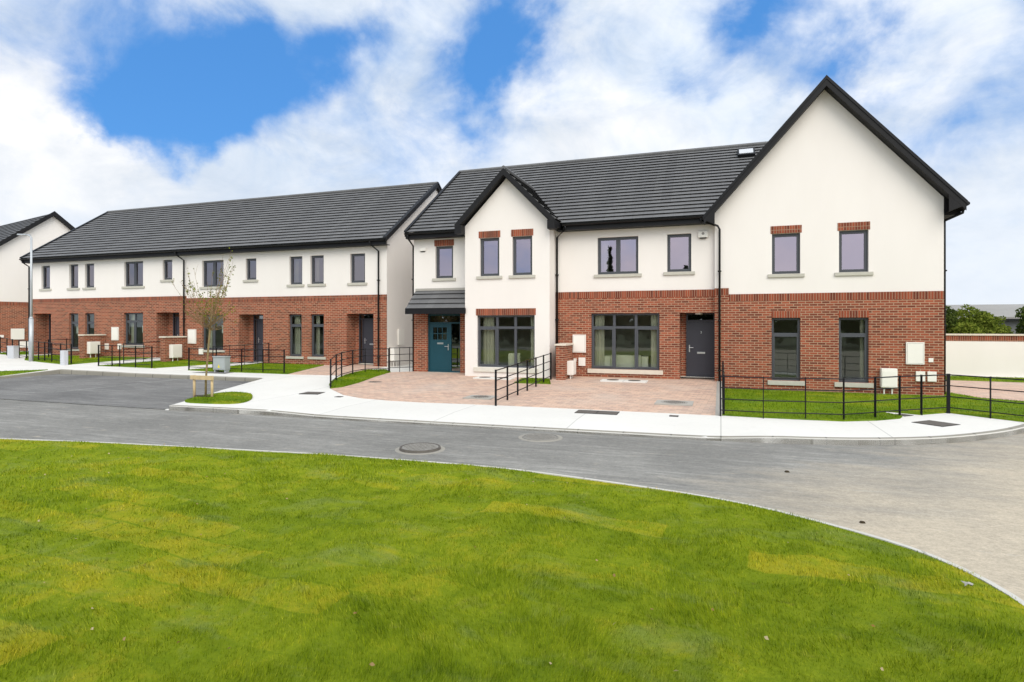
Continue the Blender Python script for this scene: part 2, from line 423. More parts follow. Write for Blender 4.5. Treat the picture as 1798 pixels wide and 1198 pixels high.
def strip(name, line, w, zf, h0, h1, mat, side=1):
    """kerb: a strip w wide along a polyline, its top at zf+h1, its foot at h0 (absolute)"""
    mb = MB(); P = [Vector((x, y, 0)) for x, y in line]; L = []; Rr = []
    for i, p in enumerate(P):
        d = (P[min(i + 1, len(P) - 1)] - P[max(i - 1, 0)]).normalized(); nn = Vector((-d.y, d.x, 0)) * side
        L.append(p); Rr.append(p + nn * w)
    rc = .02
    for i in range(len(P) - 1):
        prof = []
        for k in (i, i + 1):
            z0 = zf(L[k].x, L[k].y) + h1; z1 = zf(Rr[k].x, Rr[k].y) + h1
            n = (Rr[k] - L[k]).normalized()
            prof.append([Vector((L[k].x, L[k].y, h0)), Vector((L[k].x, L[k].y, z0 - rc)) , L[k] + n * rc + Vector((0, 0, z0)), Vector((Rr[k].x, Rr[k].y, z1)), Vector((Rr[k].x, Rr[k].y, h0))])
        for j in range(4):
            q = [prof[0][j], prof[1][j], prof[1][j + 1], prof[0][j + 1]]
            mb.poly(q if side > 0 else q[::-1])
    return tag(mb.build(name, mat), kind='structure')

# ---- setting
mb = MB(); mb.poly([(-500, -500, -.62), (500, -500, -.62), (500, 500, -.62), (-500, 500, -.62)])
tag(mb.build('ground', M['ground']), kind='structure')
sheet('road', [(-46, -14), (26, -14), (26, 30), (-46, 30)], lambda x, y: ROAD, 0, M['road'], 0, 200)
sheet('parking_bay', [(-26.9, 11.40), (-13.5, 11.40), (-14.99, 14.62), (-15.75, 17.2), (-26.3, 17.2), (-26.5, 15.0)], gbay, .004, M['bay'], 0, 1.5)
kline = smooth_poly([(-13.4, 11.45), (-11, 11.55), (-8, 11.6), (-5, 11.65), (-2, 11.78), (0, 11.85), (1.8, 12.1), (3.26, 12.6), (4.36, 13.3), (5.71, 14.6), (7.3, 17), (8.6, 20), (11.5, 28.4)], 2, False)
foot = kline + [(11.5, 45), (-45, 45), (-45, 11.45), (-27.2, 11.45), (-26.6, 15.0), (-26.4, 17.3), (-15.65, 17.3), (-14.9, 14.6), (-13.4, 11.45)][:-1]
# the ground steps down at x = 0 (house plot / lawn of the gable house), so the footpath is cut there
def clip(poly, axis, val, keep_less):
    out = []
    for a, b in zip(poly, poly[1:] + poly[:1]):
        ia = (a[axis] <= val) if keep_less else (a[axis] >= val); ib = (b[axis] <= val) if keep_less else (b[axis] >= val)
        if ia: out.append(a)
        if ia != ib:
            t = (val - a[axis]) / (b[axis] - a[axis]); out.append((lerp(a[0], b[0], t), lerp(a[1], b[1], t)))
    return out
sheet('footpath', clip(foot, 0, -.001, True), gz, 0, M['path'], .3, .8)
sheet('footpath', clip(foot, 0, 0, False), gz, 0, M['path'], .3, .8)
strip('kerb', kline, .14, gz, -.45, .004, M['kerb'])
strip('kerb', [(-26.6, 11.45), (-26.5, 15.0), (-26.3, 17.22), (-22, 17.22), (-15.75, 17.22)], .13, gz, -.45, .004, M['kerb'])
strip('kerb', [(-40, 11.42), (-27, 11.42), (-20, 11.42), (-13.4, 11.42)], .14, lambda x, y: ROAD, -.45, .014, M['path'])
# foreground turf
edge_s = smooth_poly(EDGE, 1, False)
strip('kerb', edge_s, .075, lambda x, y: ROAD, -.45, .028, M['edging_pale'], side=-1)
lawn_poly = edge_s + [(-26, -6)]
sheet('lawn', [(x - .03 * (x > 0), y - .05) for x, y in lawn_poly], lawn_z, 0, M['turf'], .2, .2)
# front gardens and drives
DRIVES = [
 ('driveway', [(-11.62, 15.73), (-10.48, 14.78), (-9.56, 14.36), (-8.51, 14.2), (-7.6, 14.15), (-5.5, 14.3), (-.12, 14.36), (-.12, 21.3), (-11.3, 21.3), (-11.3, 20.6), (-12.0, 20.0), (-11.85, 18.7), (-11.51, 17.12)]),
 ('garden_path', [(-15.53, 18.43), (-13.3, 18.6), (-13.2, 22.3), (-16.1, 22.3), (-16.1, 21.5)]),
 ('garden_path', [(-22.7, 18.75), (-20.85, 18.65), (-19.6, 21.4), (-19.6, 22.3), (-21, 22.3), (-21, 21.4)]),
 ('garden_path', [(-27.6, 18.6), (-25.9, 18.5), (-24.6, 21.4), (-24.6, 22.3), (-26.1, 22.3), (-26.1, 21.4)]),
 ('driveway', [(6.9, 20.1), (8.5, 19.2), (13, 17.6), (16, 25.6), (6.5, 26.4), (6.5, 21.6)]),
]
for n, p in DRIVES: sheet(n, p, gz, .012, M['paver'] if n == 'driveway' or p[0][0] > -16 else M['path'], .05, .8)
LAWNS = [
 [(-11.62, 15.73), (-12.25, 16.5), (-12.78, 17.44), (-13.05, 18.29), (-13.25, 19.3), (-13.28, 20.2), (-12.6, 20.6), (-12.05, 20.05), (-11.85, 18.7), (-11.51, 17.12), (-11.43, 16.05)],
 [(-20.75, 18.6), (-19.0, 18.45), (-16.8, 18.48), (-15.6, 18.46), (-16.15, 21.4), (-19.5, 21.45)],
 [(-25.8, 18.5), (-24.7, 18.62), (-22.75, 18.75), (-21.1, 21.4), (-24.5, 21.45)],
 [(-32.3, 19.5), (-30.6, 19.08), (-28.1, 18.56), (-27.7, 18.55), (-26.2, 21.4), (-33.3, 21.45), (-34.5, 20.9)],
 [(-36.3, 21.2), (-38, 21.5), (-39, 22.6), (-39.4, 26), (-35.4, 26), (-35.4, 21.5)],
 [(-28.5, 16.1), (-26.7, 17.0), (-26.72, 15.0), (-26.9, 13), (-29.2, 13)],
 [(-6.4, 18.3), (-6.5, 19.55), (-5.55, 19.6), (-5.15, 18.35)],
 [(0.03, 14.42), (.89, 14.36), (1.73, 14.36), (2.49, 14.40), (3.2, 14.77), (3.75, 15.25), (3.88, 15.6), (3.6, 16.1), (3.75, 16.35), (4.34, 16.02), (5.05, 16.63), (5.65, 16.02), (6.3, 15.4), (7.5, 17.0), (8.4, 19.2), (6.9, 20.1), (6.5, 21.6), (6.2, 26.3), (6.12, 20.3), (.03, 20.3)],
 [(6.2, 26.45), (15.8, 25.7), (18, 28), (6.2, 28.4)],
]
for p in LAWNS: sheet('lawn', p, gz, .028, M['turf_garden'], .06, .8)
ISLAND = smooth_poly([(-14.40, 14.25), (-13.4, 14.25), (-12.6, 13.5), (-12.05, 12.75), (-12.0, 12.2), (-12.8, 12.02), (-13.6, 12.0), (-14.05, 12.7)], 2)
sheet('lawn', ISLAND, gz, .035, M['turf_garden'], .08, .6)
mb = MB()
ci = len(mb.v)
ring = [(-13.99 + .36 * math.cos(t) * (1 + .12 * math.sin(3 * t)), 13.08 + .17 * math.sin(t), gz(-13.99, 13.08) + .041) for t in [k * math.pi / 10 for k in range(20)]]
mb.poly(ring); tag(mb.build('soil', M['soil']), kind='structure')
sheet('asphalt_patch', [(-19.9, 18.0), (-18.2, 18.0), (-18.2, 18.5), (-19.3, 18.5)], gz, .008, M['bay'], 0, 1)
mb = MB(); mb.box(-.12, 0.03, 14.36, 20.3, -.5, -.02)
o = mb.build('kerb', M['edging']); o['kind'] = 'structure'
for v in o.data.vertices:
    if v.co.z > -.1: v.co.z = gz(-.05, v.co.y) + .02

# grass blades
def in_poly(px, py, poly):
    inside = np.zeros(len(px), bool); n = len(poly)
    for i in range(n):
        x0, y0 = poly[i]; x1, y1 = poly[(i + 1) % n]
        c = ((y0 > py) != (y1 > py)) & (px < (x1 - x0) * (py - y0) / (y1 - y0 + 1e-12) + x0)
        inside ^= c
    return inside
def blades(name, px, py, pz, length, width, label, mat='blade'):
    n = len(px)
    ang = RNG.uniform(0, 2 * np.pi, n); lean = RNG.uniform(.15, 1.0, n) * length
    la = 2.2 * np.sin(px * 1.3 + 1.7 * np.sin(py * .9 + 1)) + 1.9 * np.cos(py * 1.9 + px * .6) + RNG.normal(0, .95, n)
    hgt = np.sqrt(np.maximum(length ** 2 - lean ** 2 * .8, (length * .35) ** 2))
    wx, wy = np.cos(ang) * width / 2, np.sin(ang) * width / 2
    co = np.empty((n, 3, 3), np.float32)
    co[:, 0] = np.stack([px - wx, py - wy, pz - .004], 1)
    co[:, 1] = np.stack([px + wx, py + wy, pz - .004], 1)
    co[:, 2] = np.stack([px + np.cos(la) * lean * .85, py + np.sin(la) * lean * .85, pz + hgt], 1)
    o = np_mesh(name, co.reshape(-1, 3), 3, M[mat])
    return tag(o, label, 'grass', kind='stuff')
N = 3_000_000
px = RNG.uniform(-16, 3.2, N); py = RNG.uniform(.6, 8.6, N)
dist = np.sqrt(px ** 2 + py ** 2)
dens = np.minimum(9000, 9000 * (3.4 / dist) ** 1.9)
keep = RNG.uniform(0, 1, N) < dens * (19.2 * 8.0) / N
az = np.degrees(np.arctan2(px, py)); keep &= (az > -78) & (az < 42)
px, py = px[keep], py[keep]
k = in_poly(px, py, [(x - .02 * (x > 0), y - .03) for x, y in lawn_poly]); px, py = px[k], py[k]
d = np.sqrt(px ** 2 + py ** 2)
tuft = .5 + .5 * np.sin(px * 2.1 + np.sin(py * 1.7) * 2) * np.sin(py * 2.6 + np.cos(px * 1.3) * 2)
blades('grass', px, py, lawn_z_np(px, py), RNG.uniform(.022, .045, len(px)) * (.55 + .95 * tuft ** 2 + .35 * np.sin(px * 7 + 2 * np.sin(py * 5)) ** 4) * np.clip(.5 + edge_dist(px, py) * 1.2, .5, 1), np.clip(.0032 * d / 3.2, .003, .009), 'short turf grass of the big foreground lawn')
gx, gy, gzv = [], [], []
for p in LAWNS + [ISLAND]:
    xs = [q[0] for q in p]; ys = [q[1] for q in p]
    area = (max(xs) - min(xs)) * (max(ys) - min(ys))
    n = int(area * (900 if max(ys) < 22 and min(xs) > -15 else 420))
    x = RNG.uniform(min(xs), max(xs), n); y = RNG.uniform(min(ys), max(ys), n)
    q = in_poly(x, y, p); x, y = x[q], y[q]
    gx.append(x); gy.append(y); gzv.append(np.array([gz(a, b) for a, b in zip(x, y)]) + .028)
gx = np.concatenate(gx); gy = np.concatenate(gy); gzv = np.concatenate(gzv)
blades('grass', gx, gy, gzv, RNG.uniform(.03, .055, len(gx)), np.full(len(gx), .012), 'short grass of the small front garden lawns', 'blade_garden')

# ------------------------------------------------------------------ house building kit
def wall_front(mb, x0, x1, z0, z1, Y, holes, th=.28):
    """front wall slab facing -y with rectangular openings; holes: (x0,x1,z0,z1,reveal depth)"""
    xs = sorted({x0, x1} | {min(max(h[i], x0), x1) for h in holes for i in (0, 1)})
    zs = sorted({z0, z1} | {min(max(h[i], z0), z1) for h in holes for i in (2, 3)})
    for a, b in zip(xs, xs[1:]):
        for c, d in zip(zs, zs[1:]):
            mx, mz = (a + b) / 2, (c + d) / 2
            if any(h[0] < mx < h[1] and h[2] < mz < h[3] for h in holes): continue
            mb.poly([(a, Y, c), (b, Y, c), (b, Y, d), (a, Y, d)])
    for hx0, hx1, hz0, hz1, dp in holes:
        c0, c1 = max(hz0, z0), min(hz1, z1)
        if c0 >= c1: continue
        y2 = Y + dp
        mb.poly([(hx0, Y, c0), (hx0, Y, c1), (hx0, y2, c1), (hx0, y2, c0)][::-1])
        mb.poly([(hx1, Y, c0), (hx1, y2, c0), (hx1, y2, c1), (hx1, Y, c1)][::-1])
        if hz1 <= z1: mb.poly([(hx0, Y, hz1), (hx1, Y, hz1), (hx1, y2, hz1), (hx0, y2, hz1)])
        if hz0 >= z0: mb.poly([(hx0, Y, hz0), (hx0, y2, hz0), (hx1, y2, hz0), (hx1, Y, hz0)])
    mb.poly([(x0, Y, z1), (x1, Y, z1), (x1, Y + th, z1), (x0, Y + th, z1)])
    mb.poly([(x0, Y, z0), (x0, Y, z1), (x0, Y + th, z1), (x0, Y + th, z0)])
    mb.poly([(x1, Y, z0), (x1, Y + th, z0), (x1, Y + th, z1), (x1, Y, z1)])

def bar_y(mb, x0, x1, y0, y1, z0, z1): mb.box(x0, x1, y0, y1, z0, z1)
def ring(mb, x0, x1, z0, z1, w, y0, y1):
    mb.box(x0, x0 + w, y0, y1, z0, z1); mb.box(x1 - w, x1, y0, y1, z0, z1)
    mb.box(x0 + w, x1 - w, y0, y1, z0, z0 + w); mb.box(x0 + w, x1 - w, y0, y1, z1 - w, z1)

def window(house, x0, x1, z0, z1, Y, cols=1, transom=0.0, glass='glass', sill='sill', rec=.10, sashes=None, sill_h=.11, label=None):
    mb = MB(); fw = .05; y0, y1 = Y + rec, Y + rec + .075
    ring(mb, x0, x1, z0, z1, fw, y0, y1)
    xs = [x0 + fw] ; w = (x1 - x0 - 2 * fw) / cols
    for k in range(1, cols):
        c = x0 + fw + w * k; mb.box(c - .03, c + .03, y0 + .002, y1, z0 + fw, z1 - fw); xs += [c - .03, c + .03]
    xs.append(x1 - fw)
    zt = z0 + (z1 - z0) * transom
    rows = [(z0 + fw, z1 - fw)]
    if transom:
        rows = [(z0 + fw, zt - .03), (zt + .03, z1 - fw)]
        for i in range(0, len(xs), 2): mb.box(xs[i], xs[i + 1], y0 + .002, y1, zt - .03, zt + .03)
    gl = MB()
    for i in range(0, len(xs), 2):
        for r, (a, b) in enumerate(rows):
            s = .042 if (r == 0 and (sashes is None or (i // 2) in sashes)) else .018
            ring(mb, xs[i], xs[i + 1], a, b, s, y0 - .012 if s > .03 else y0 + .012, y1 - .01)
            yg = y0 + .035; j = [random.uniform(-.0016, .0016) for _ in range(4)]
            gl.poly([(xs[i] + s, yg + j[0], a + s), (xs[i + 1] - s, yg + j[1], a + s), (xs[i + 1] - s, yg + j[1] + j[2], b - s), (xs[i] + s, yg + j[0] + j[2], b - s)])
    f = mb.build('window', M['frame'], house)
    if label: f['label'] = label
    gl.build('pane', M[glass], f)
    if sill:
        s = MB(); s.box(x0 - .12, x1 + .12, Y - .055, Y + rec - .004, z0 - sill_h, z0 - .004)
        s.build('sill', M[sill], f, bevel=.008)
    return f

def lintel(house, x0, x1, z, Y, h=.24, ov=.04):
    mb = MB(); mb.box(x0 - ov, x1 + ov, Y - .012, Y + .09, z + .003, z + h)
    return mb.build('lintel', M['soldier'], house)

def tiles(mb, O, U, S, L, SL, gauge=.30, lift=0.0):
    """roof slope in real courses: O eave corner, U along the eave, S up the slope"""
    O, U, S = Vector(O), Vector(U).normalized(), Vector(S).normalized(); Nn = U.cross(S).normalized()
    if Nn.z < 0: Nn = -Nn
    P = lambda u, s, h: O + U * u + S * s + Nn * (h + lift)
    mb.poly([P(0, .02, 0), P(L, .02, 0), P(L, SL, 0), P(0, SL, 0)])
    n = max(1, round(SL / gauge)); g = SL / n
    nu = max(1, int(L / 2.5))
    for i in range(n):
        s0, s1 = i * g, (i + 1) * g
        us = [L * k / nu for k in range(nu + 1)]
        hs = [random.uniform(-.001, .001) for _ in us]
        for k in range(nu):
            a, b, ha, hb = us[k], us[k + 1], hs[k], hs[k + 1]
            mb.poly([P(a, s0, .056 + ha), P(b, s0, .056 + hb), P(b, s1, .008), P(a, s1, .008)])
            mb.poly([P(a, s0, .048 + ha), P(b, s0, .048 + hb), P(b, s0, .056 + hb), P(a, s0, .056 + ha)])
            mb.poly([P(a, s0 + .08, .042 + ha), P(b, s0 + .08, .042 + hb), P(b, s0, .048 + hb), P(a, s0, .048 + ha)])
        for u in (0, L):
            mb.poly([P(u, s0, .046), P(u, s0, .056), P(u, s1, .008), P(u, s1, 0), P(u, s0, 0)])

def cut_mesh(o, co, no):
    """cut away the side of the plane its normal points to (co, no in world space)"""
    bm = bmesh.new(); bm.from_mesh(o.data); loc = world_loc(o)
    bmesh.ops.bisect_plane(bm, geom=bm.verts[:] + bm.edges[:] + bm.faces[:], plane_co=Vector(co) - loc, plane_no=Vector(no), clear_outer=True)
    bm.to_mesh(o.data); bm.free()

def downpipe(house, pts, r=.036):
    mb = MB(); mb.tube(pts, r, 10)
    z = pts[-1][2] + .4
    top = max(p[2] for p in pts) - .6
    x, y = pts[-1][0], pts[-1][1]
    while z < top:
        mb.box(x - .055, x + .055, y - .045, y + .05, z - .02, z + .02); z += 1.6
    return mb.build('downpipe', M['pipe'], house, smooth=True)

def gutter(house, x0, x1, y, z, zs=None):
    mb = MB(); n = 8; r = .062
    prof = [(y - r * math.cos(math.pi * k / n), z - r * math.sin(math.pi * k / n)) for k in range(n + 1)]
    prof2 = [(y - (r - .008) * math.cos(math.pi * k / n), z - (r - .008) * math.sin(math.pi * k / n)) for k in range(n + 1)]
    for a, b in ((0, 1),):
        for k in range(n):
            mb.poly([(x0, *prof[k]), (x0, *prof[k + 1]), (x1, *prof[k + 1]), (x1, *prof[k])][::-1])
            mb.poly([(x0, *prof2[k]), (x0, *prof2[k + 1]), (x1, *prof2[k + 1]), (x1, *prof2[k])])
    mb.poly([(x0, *prof[0]), (x1, *prof[0]), (x1, *prof2[0]), (x0, *prof2[0])])
    for x in (x0, x1): mb.poly([(x, *p) for p in prof])
    return mb.build('gutter', M['pipe'], house)

def door(house, x0, x1, z0, z1, Y, mat, leaf_x0, leaf_x1, fan=.0, handle_left=True, six=False, number=None):
    """door set at plane Y (front of frame): frame, leaf, glass beside and above"""
    fr = MB(); ring(fr, x0, x1, z0, z1, .05, Y, Y + .08)
    zt = z1 - fan
    if fan: fr.box(x0 + .05, x1 - .05, Y + .001, Y + .08, zt - .025, zt + .025)
    gl = MB()
    for a, b in ((x0 + .05, leaf_x0), (leaf_x1, x1 - .05)):
        if b - a > .12:
            fr.box((b - .05) if a < leaf_x0 else a, b if a < leaf_x0 else (a + .05), Y + .001, Y + .08, z0 + .05, zt - .025)
            gl.poly([(a, Y + .04, z0 + .05), (b, Y + .04, z0 + .05), (b, Y + .04, zt), (a, Y + .04, zt)])
        elif b - a > .005: fr.box(a, b, Y + .001, Y + .08, z0 + .05, zt - .025)
    if fan: gl.poly([(x0 + .05, Y + .041, zt + .02), (x1 - .05, Y + .041, zt + .02), (x1 - .05, Y + .041, z1 - .04), (x0 + .05, Y + .041, z1 - .04)])
    f = fr.build('door_frame', M[mat], house)
    if gl.f: gl.build('pane', M['glass_dark'], f)
    st = MB(); st.box(x0, x1, Y - .06, Y + .1, z0 - .05, z0 - .003); st.build('threshold', M['sill'], f)
    lf = MB(); a, b = leaf_x0 + .006, leaf_x1 - .006; c, dd = z0 + .055, zt - .03
    H = dd - c; W = b - a
    if six:
        # glazed top: stiles, rails and a 3 x 2 grid of small lights
        gx0, gx1, gz0, gz1 = a + W * .16, a + W * .84, c + H * .66, c + H * .92
        lf.box(a, gx0, Y + .015, Y + .06, c, dd); lf.box(gx1, b, Y + .015, Y + .06, c, dd)
        lf.box(gx0, gx1, Y + .015, Y + .06, c, gz0); lf.box(gx0, gx1, Y + .015, Y + .06, gz1, dd)
        for k in (1, 2):
            xx = lerp(gx0, gx1, k / 3); lf.box(xx - .015, xx + .015, Y + .018, Y + .058, gz0, gz1)
        zz = (gz0 + gz1) / 2; lf.box(gx0, gx1, Y + .0185, Y + .057, zz - .015, zz + .015)
    else:
        lf.box(a, b, Y + .015, Y + .06, c, dd)
    leaf = lf.build('door', M[mat], house, bevel=.004)
    if six:
        g = MB(); g.poly([(gx0, Y + .04, gz0), (gx1, Y + .04, gz0), (gx1, Y + .04, gz1), (gx0, Y + .04, gz1)]); g.build('pane', M['glass_low'], leaf)
    hx = a + .07 if handle_left else b - .07; s = 1 if handle_left else -1
    h = MB(); hz = c + H * .50
    h.box(hx - .018, hx + .018, Y + .004, Y + .0145, hz - .12, hz + .12)
    h.tube([(hx, Y + .005, hz + .03), (hx, Y - .035, hz + .03), (hx + s * .13, Y - .04, hz + .03)], .011, 8)
    h.build('handle', M['steel'], leaf, smooth=False)
    l = MB(); m = (a + b) / 2 + .02; lz = c + H * (.58 if six else .42); l.box(m - .13, m + .13, Y + .004, Y + .0145, lz - .03, lz + .03); l.build('letterbox', M['steel'], leaf, bevel=.003)
    if number:
        cu = bpy.data.curves.new('house_number', 'FONT'); cu.body = number; cu.size = .11; cu.extrude = .003; cu.align_x = 'CENTER'
        tmp = bpy.data.objects.new('tmp', cu); COL.objects.link(tmp)
        dg = bpy.context.evaluated_depsgraph_get(); me = bpy.data.meshes.new_from_object(tmp.evaluated_get(dg))
        bpy.data.objects.remove(tmp)
        me.transform(Matrix.Translation((m, Y + .0105, c + H * .78)) @ Matrix.Rotation(R(90), 4, 'X')); me.transform(Matrix.Translation(-world_loc(leaf)))
        me.materials.clear(); me.materials.append(M['steel'])
        o = bpy.data.objects.new('house_number', me); COL.objects.link(o); o.parent = leaf
    return leaf

def room(house, x0, x1, y0, y1, z0, z1):
    mb = MB()
    mb.poly([(x0, y0, z0), (x1, y0, z0), (x1, y1, z0), (x0, y1, z0)])
    mb.poly([(x0, y0, z1), (x0, y1, z1), (x1, y1, z1), (x1, y0, z1)])
    mb.poly([(x0, y1, z0), (x1, y1, z0), (x1, y1, z1), (x0, y1, z1)])
    mb.poly([(x0, y0, z0), (x0, y1, z0), (x0, y1, z1), (x0, y0, z1)])
    mb.poly([(x1, y0, z0), (x1, y0, z1), (x1, y1, z1), (x1, y1, z0)])
    return mb.build('interior', M['plaster'], house)

def wall_box(house, name, x0, x1, z0, z1, Y, d=.06):
    mb = MB(); mb.box(x0, x1, Y - d, Y - .002, z0, z1)
    o = mb.build(name, M['white_box'], house, bevel=.006)
    if x1 - x0 > .3:
        s = MB(); ring(s, x0 + .03, x1 - .03, z0 + .03, z1 - .03, .006, Y - d - .0025, Y - d + .002); s.build('seam', M['box_seam'], o)
    return o

def soldier(house, x0, x1, z, Y, h=.225):
    mb = MB(); mb.box(x0, x1, Y - .006, Y + .10, z - h, z + .004)
    return mb.build('brick_band', M['soldier'], house)

def curtain(x0, x1, z0, z1, y, label, group='curtains behind the windows'):
    mb = MB(); n = max(12, int((x1 - x0) / .016)); th = .006
    ph = random.uniform(0, 6)
    P = [(lerp(x0, x1, k / n), y + .022 * math.sin(k * .9 + ph) + .01 * math.sin(k * .37)) for k in range(n + 1)]
    for (xa, ya), (xb, yb) in zip(P, P[1:]):
        mb.poly([(xa, ya, z0), (xb, yb, z0), (xb, yb, z1), (xa, ya, z1)])
        mb.poly([(xa, ya + th, z0), (xa, ya + th, z1), (xb, yb + th, z1), (xb, yb + th, z0)])
    return tag(mb.build('curtain', M['curtain'], None, smooth=True), label, 'curtain', group)

def paper(win, x0, x1, z0, z1, y):
    mb = MB(); mb.box(x0, x1, y, y + .003, z0, z1); return mb.build('paper_notice', M['paper'], win)

# ------------------------------------------------------------------ the long brick and cream terrace
YA = 21.55; A_EAVE_Y, A_EAVE_Z, A_RIDGE_Y, A_RIDGE_Z = 21.2, 5.40, 25.97, 8.70
def terrace_house(x0, x1, dz, ups, lows, dr, label, end=None):
    h = thing('terraced_house', ((x0 + x1) / 2, YA, .1 + dz), label, 'house', 'terraced houses in the long row')
    zb = 3.08 + dz * .8
    w = MB(); holes = [(a, b, c, d, .12) for a, b, c, d, k in ups]
    wall_front(w, x0, x1, zb, 5.32, YA + .03, holes)
    if end == 'right':
        xw = x1 + .006; w.poly([(xw, YA + .03, -.4), (xw, 30.3, -.4), (xw, 30.3, 5.3), (xw, A_RIDGE_Y, 8.58), (xw, YA + .03, 5.45)])
    if end == 'left':
        w.poly([(x0, 30.3, -.4), (x0, YA + .03, -.4), (x0, YA + .03, 5.45), (x0, A_RIDGE_Y, 8.58), (x0, 30.3, 5.3)])
    w.build('wall', M['render'], h); w = MB()
    w.poly([(x1, 30.3, -.4), (x0, 30.3, -.4), (x0, 30.3, 5.3), (x1, 30.3, 5.3)])
    w.build('rear_wall', M['render'], h)
    b = MB(); dx0, dx1, dz0, dz1 = dr; D = .66
    wall_front(b, x0, x1, -.4, zb - .004, YA, [(a, c, e, f, .12) for a, c, e, f, k in lows] + [(dx0, dx1, dz0 - .6, dz1, D)])
    fl = dx1 - 1.12
    b.poly([(dx0, YA + D, dz0 - .6), (fl, YA + D, dz0 - .6), (fl, YA + D, dz1), (dx0, YA + D, dz1)])
    b.build('brick_wall', M['brick'], h)
    soldier(h, x0 + .002, x1 - .002, zb, YA)
    for a, c, e, f, k in ups:
        window(h, a, c, e, f, YA + .03, cols=k, glass='glass_row')
    wins = []
    for a, c, e, f, k in lows:
        wins.append(window(h, a, c, e, f, YA, cols=k, transom=.74, glass='glass_low', sashes=[0]))
    door(h, fl, dx1, dz0, dz1, YA + D - .05, 'door_grey', dx1 - .90, dx1 - .05, fan=.22, handle_left=True)
    room(h, x0 + .15, x1 - .15, YA + .3, YA + 3.6, .05 + dz, 2.6 + dz)
    room(h, x0 + .15, x1 - .15, YA + .3, YA + 3.2, 3.0 + dz, 5.2)
    # roof
    U = (1, 0, 0); S = Vector((0, A_RIDGE_Y - A_EAVE_Y, A_RIDGE_Z - A_EAVE_Z)); SL = S.length
    r = MB(); ra = x0 - (.25 if end == 'left' else 0); rb = x1 + (.15 if end == 'right' else 0)
    tiles(r, (ra, A_EAVE_Y, A_EAVE_Z - .05), U, S, rb - ra, SL)
    r.poly([(rb, A_RIDGE_Y, A_RIDGE_Z), (ra, A_RIDGE_Y, A_RIDGE_Z), (ra, 30.75, 5.38), (rb, 30.75, 5.38)])
    ro = r.build('roof', M['tile'], h)
    rt = MB(); rt.tube([(ra, A_RIDGE_Y, A_RIDGE_Z + .0), (rb, A_RIDGE_Y, A_RIDGE_Z + .0)], .085, 8); rt.build('ridge', M['tile'], ro)
    f = MB(); f.box(ra, rb, A_EAVE_Y + .03, A_EAVE_Y + .055, 5.13, 5.36); f.box(ra, rb, A_EAVE_Y + .055, YA + .03, 5.13, 5.15)
    f.build('fascia', M['fascia'], h)
    gutter(h, ra + .002, rb - .002, A_EAVE_Y - .04, 5.33)
    if end:
        xx = rb if end == 'right' else ra; s = 1 if end == 'right' else -1
        v = MB(); up = Vector((0, 0, 1))
        for (ya, za, yb, zb2) in ((A_EAVE_Y, A_EAVE_Z, A_RIDGE_Y, A_RIDGE_Z), (30.75, 5.38, A_RIDGE_Y, A_RIDGE_Z)):
            v.obox((xx, ya, za - .19), (s * .025, 0, 0), (0, yb - ya, zb2 - za), (0, 0, .17))
            v.obox((xx - s * .13, ya, za - .17), (s * .128, 0, 0), (0, yb - ya, zb2 - za), (0, 0, .02))
        vb = v.build('barge_board', M['barge'], h)
        c = MB()
        for (ya, za, yb, zb2) in ((A_EAVE_Y - .03, A_EAVE_Z - .02, A_RIDGE_Y, A_RIDGE_Z), (30.75, 5.38, A_RIDGE_Y, A_RIDGE_Z)):
            c.obox((xx - s * .10, ya, za - .02), (s * .16, 0, 0), (0, yb - ya, zb2 - za), (0, 0, .075))
        c.build('verge', M['fascia'], h)
    return h, wins

tall4 = [(-18.14, -17.44, .42, 2.28, 1), (-16.97, -16.27, .42, 2.28, 1)]
h1, w1 = terrace_house(-35.16, -29.65, .14, [(-34.4, -33.72, 3.74, 4.98, 1), (-32.25, -31.57, 3.74, 4.98, 1), (-31.08, -30.40, 3.74, 4.98, 1)],
    [(-32.2, -31.52, .56, 2.41, 1), (-31.03, -30.35, .56, 2.41, 1)], (-34.91, -33.6, .25, 2.41),
    'brick and cream terraced house behind the street lamp, left end of the long row', 'left')
h2, w2 = terrace_house(-29.65, -24.15, .14, [(-28.27, -26.98, 3.74, 4.98, 2), (-25.68, -25.06, 4.01, 4.98, 1)],
    [(-28.25, -26.95, .80, 2.41, 2)], (-26.05, -24.57, .23, 2.41),
    'terraced house between the two brick piers, left of the long downpipe')
h3, w3 = terrace_house(-24.15, -18.65, 0, [(-23.18, -21.88, 3.61, 4.85, 2), (-20.58, -19.97, 3.88, 4.85, 1)],
    [(-23.16, -21.87, .63, 2.28, 2)], (-20.95, -19.55, .10, 2.29),
    'terraced house behind the sapling, right of the long downpipe')
h4, w4 = terrace_house(-18.65, -13.15, 0, [(-18.12, -17.43, 3.61, 4.85, 1), (-17.0, -16.3, 3.61, 4.85, 1), (-14.95, -14.21, 3.61, 4.85, 1)],
    tall4, (-15.1, -13.78, .15, 2.29),
    'terraced house with cream gable side, right end of the long row', 'right')
paper(w1[0], -31.95, -31.72, 1.35, 1.72, YA + .20); paper(w2[0], -27.25, -27.03, 1.42, 1.78, YA + .20); paper(w3[0], -22.15, -21.97, 1.42, 1.82, YA + .20)
downpipe(h1, [(-35.3, A_EAVE_Y - .04, 5.28), (-35.3, A_EAVE_Y + .02, 5.15), (-35.25, YA - .05, 4.95), (-35.25, YA - .05, .15)])
downpipe(h3, [(-24.42, A_EAVE_Y - .04, 5.28), (-24.42, A_EAVE_Y + .02, 5.15), (-24.22, YA - .06, 4.9), (-24.22, YA - .06, .1)])
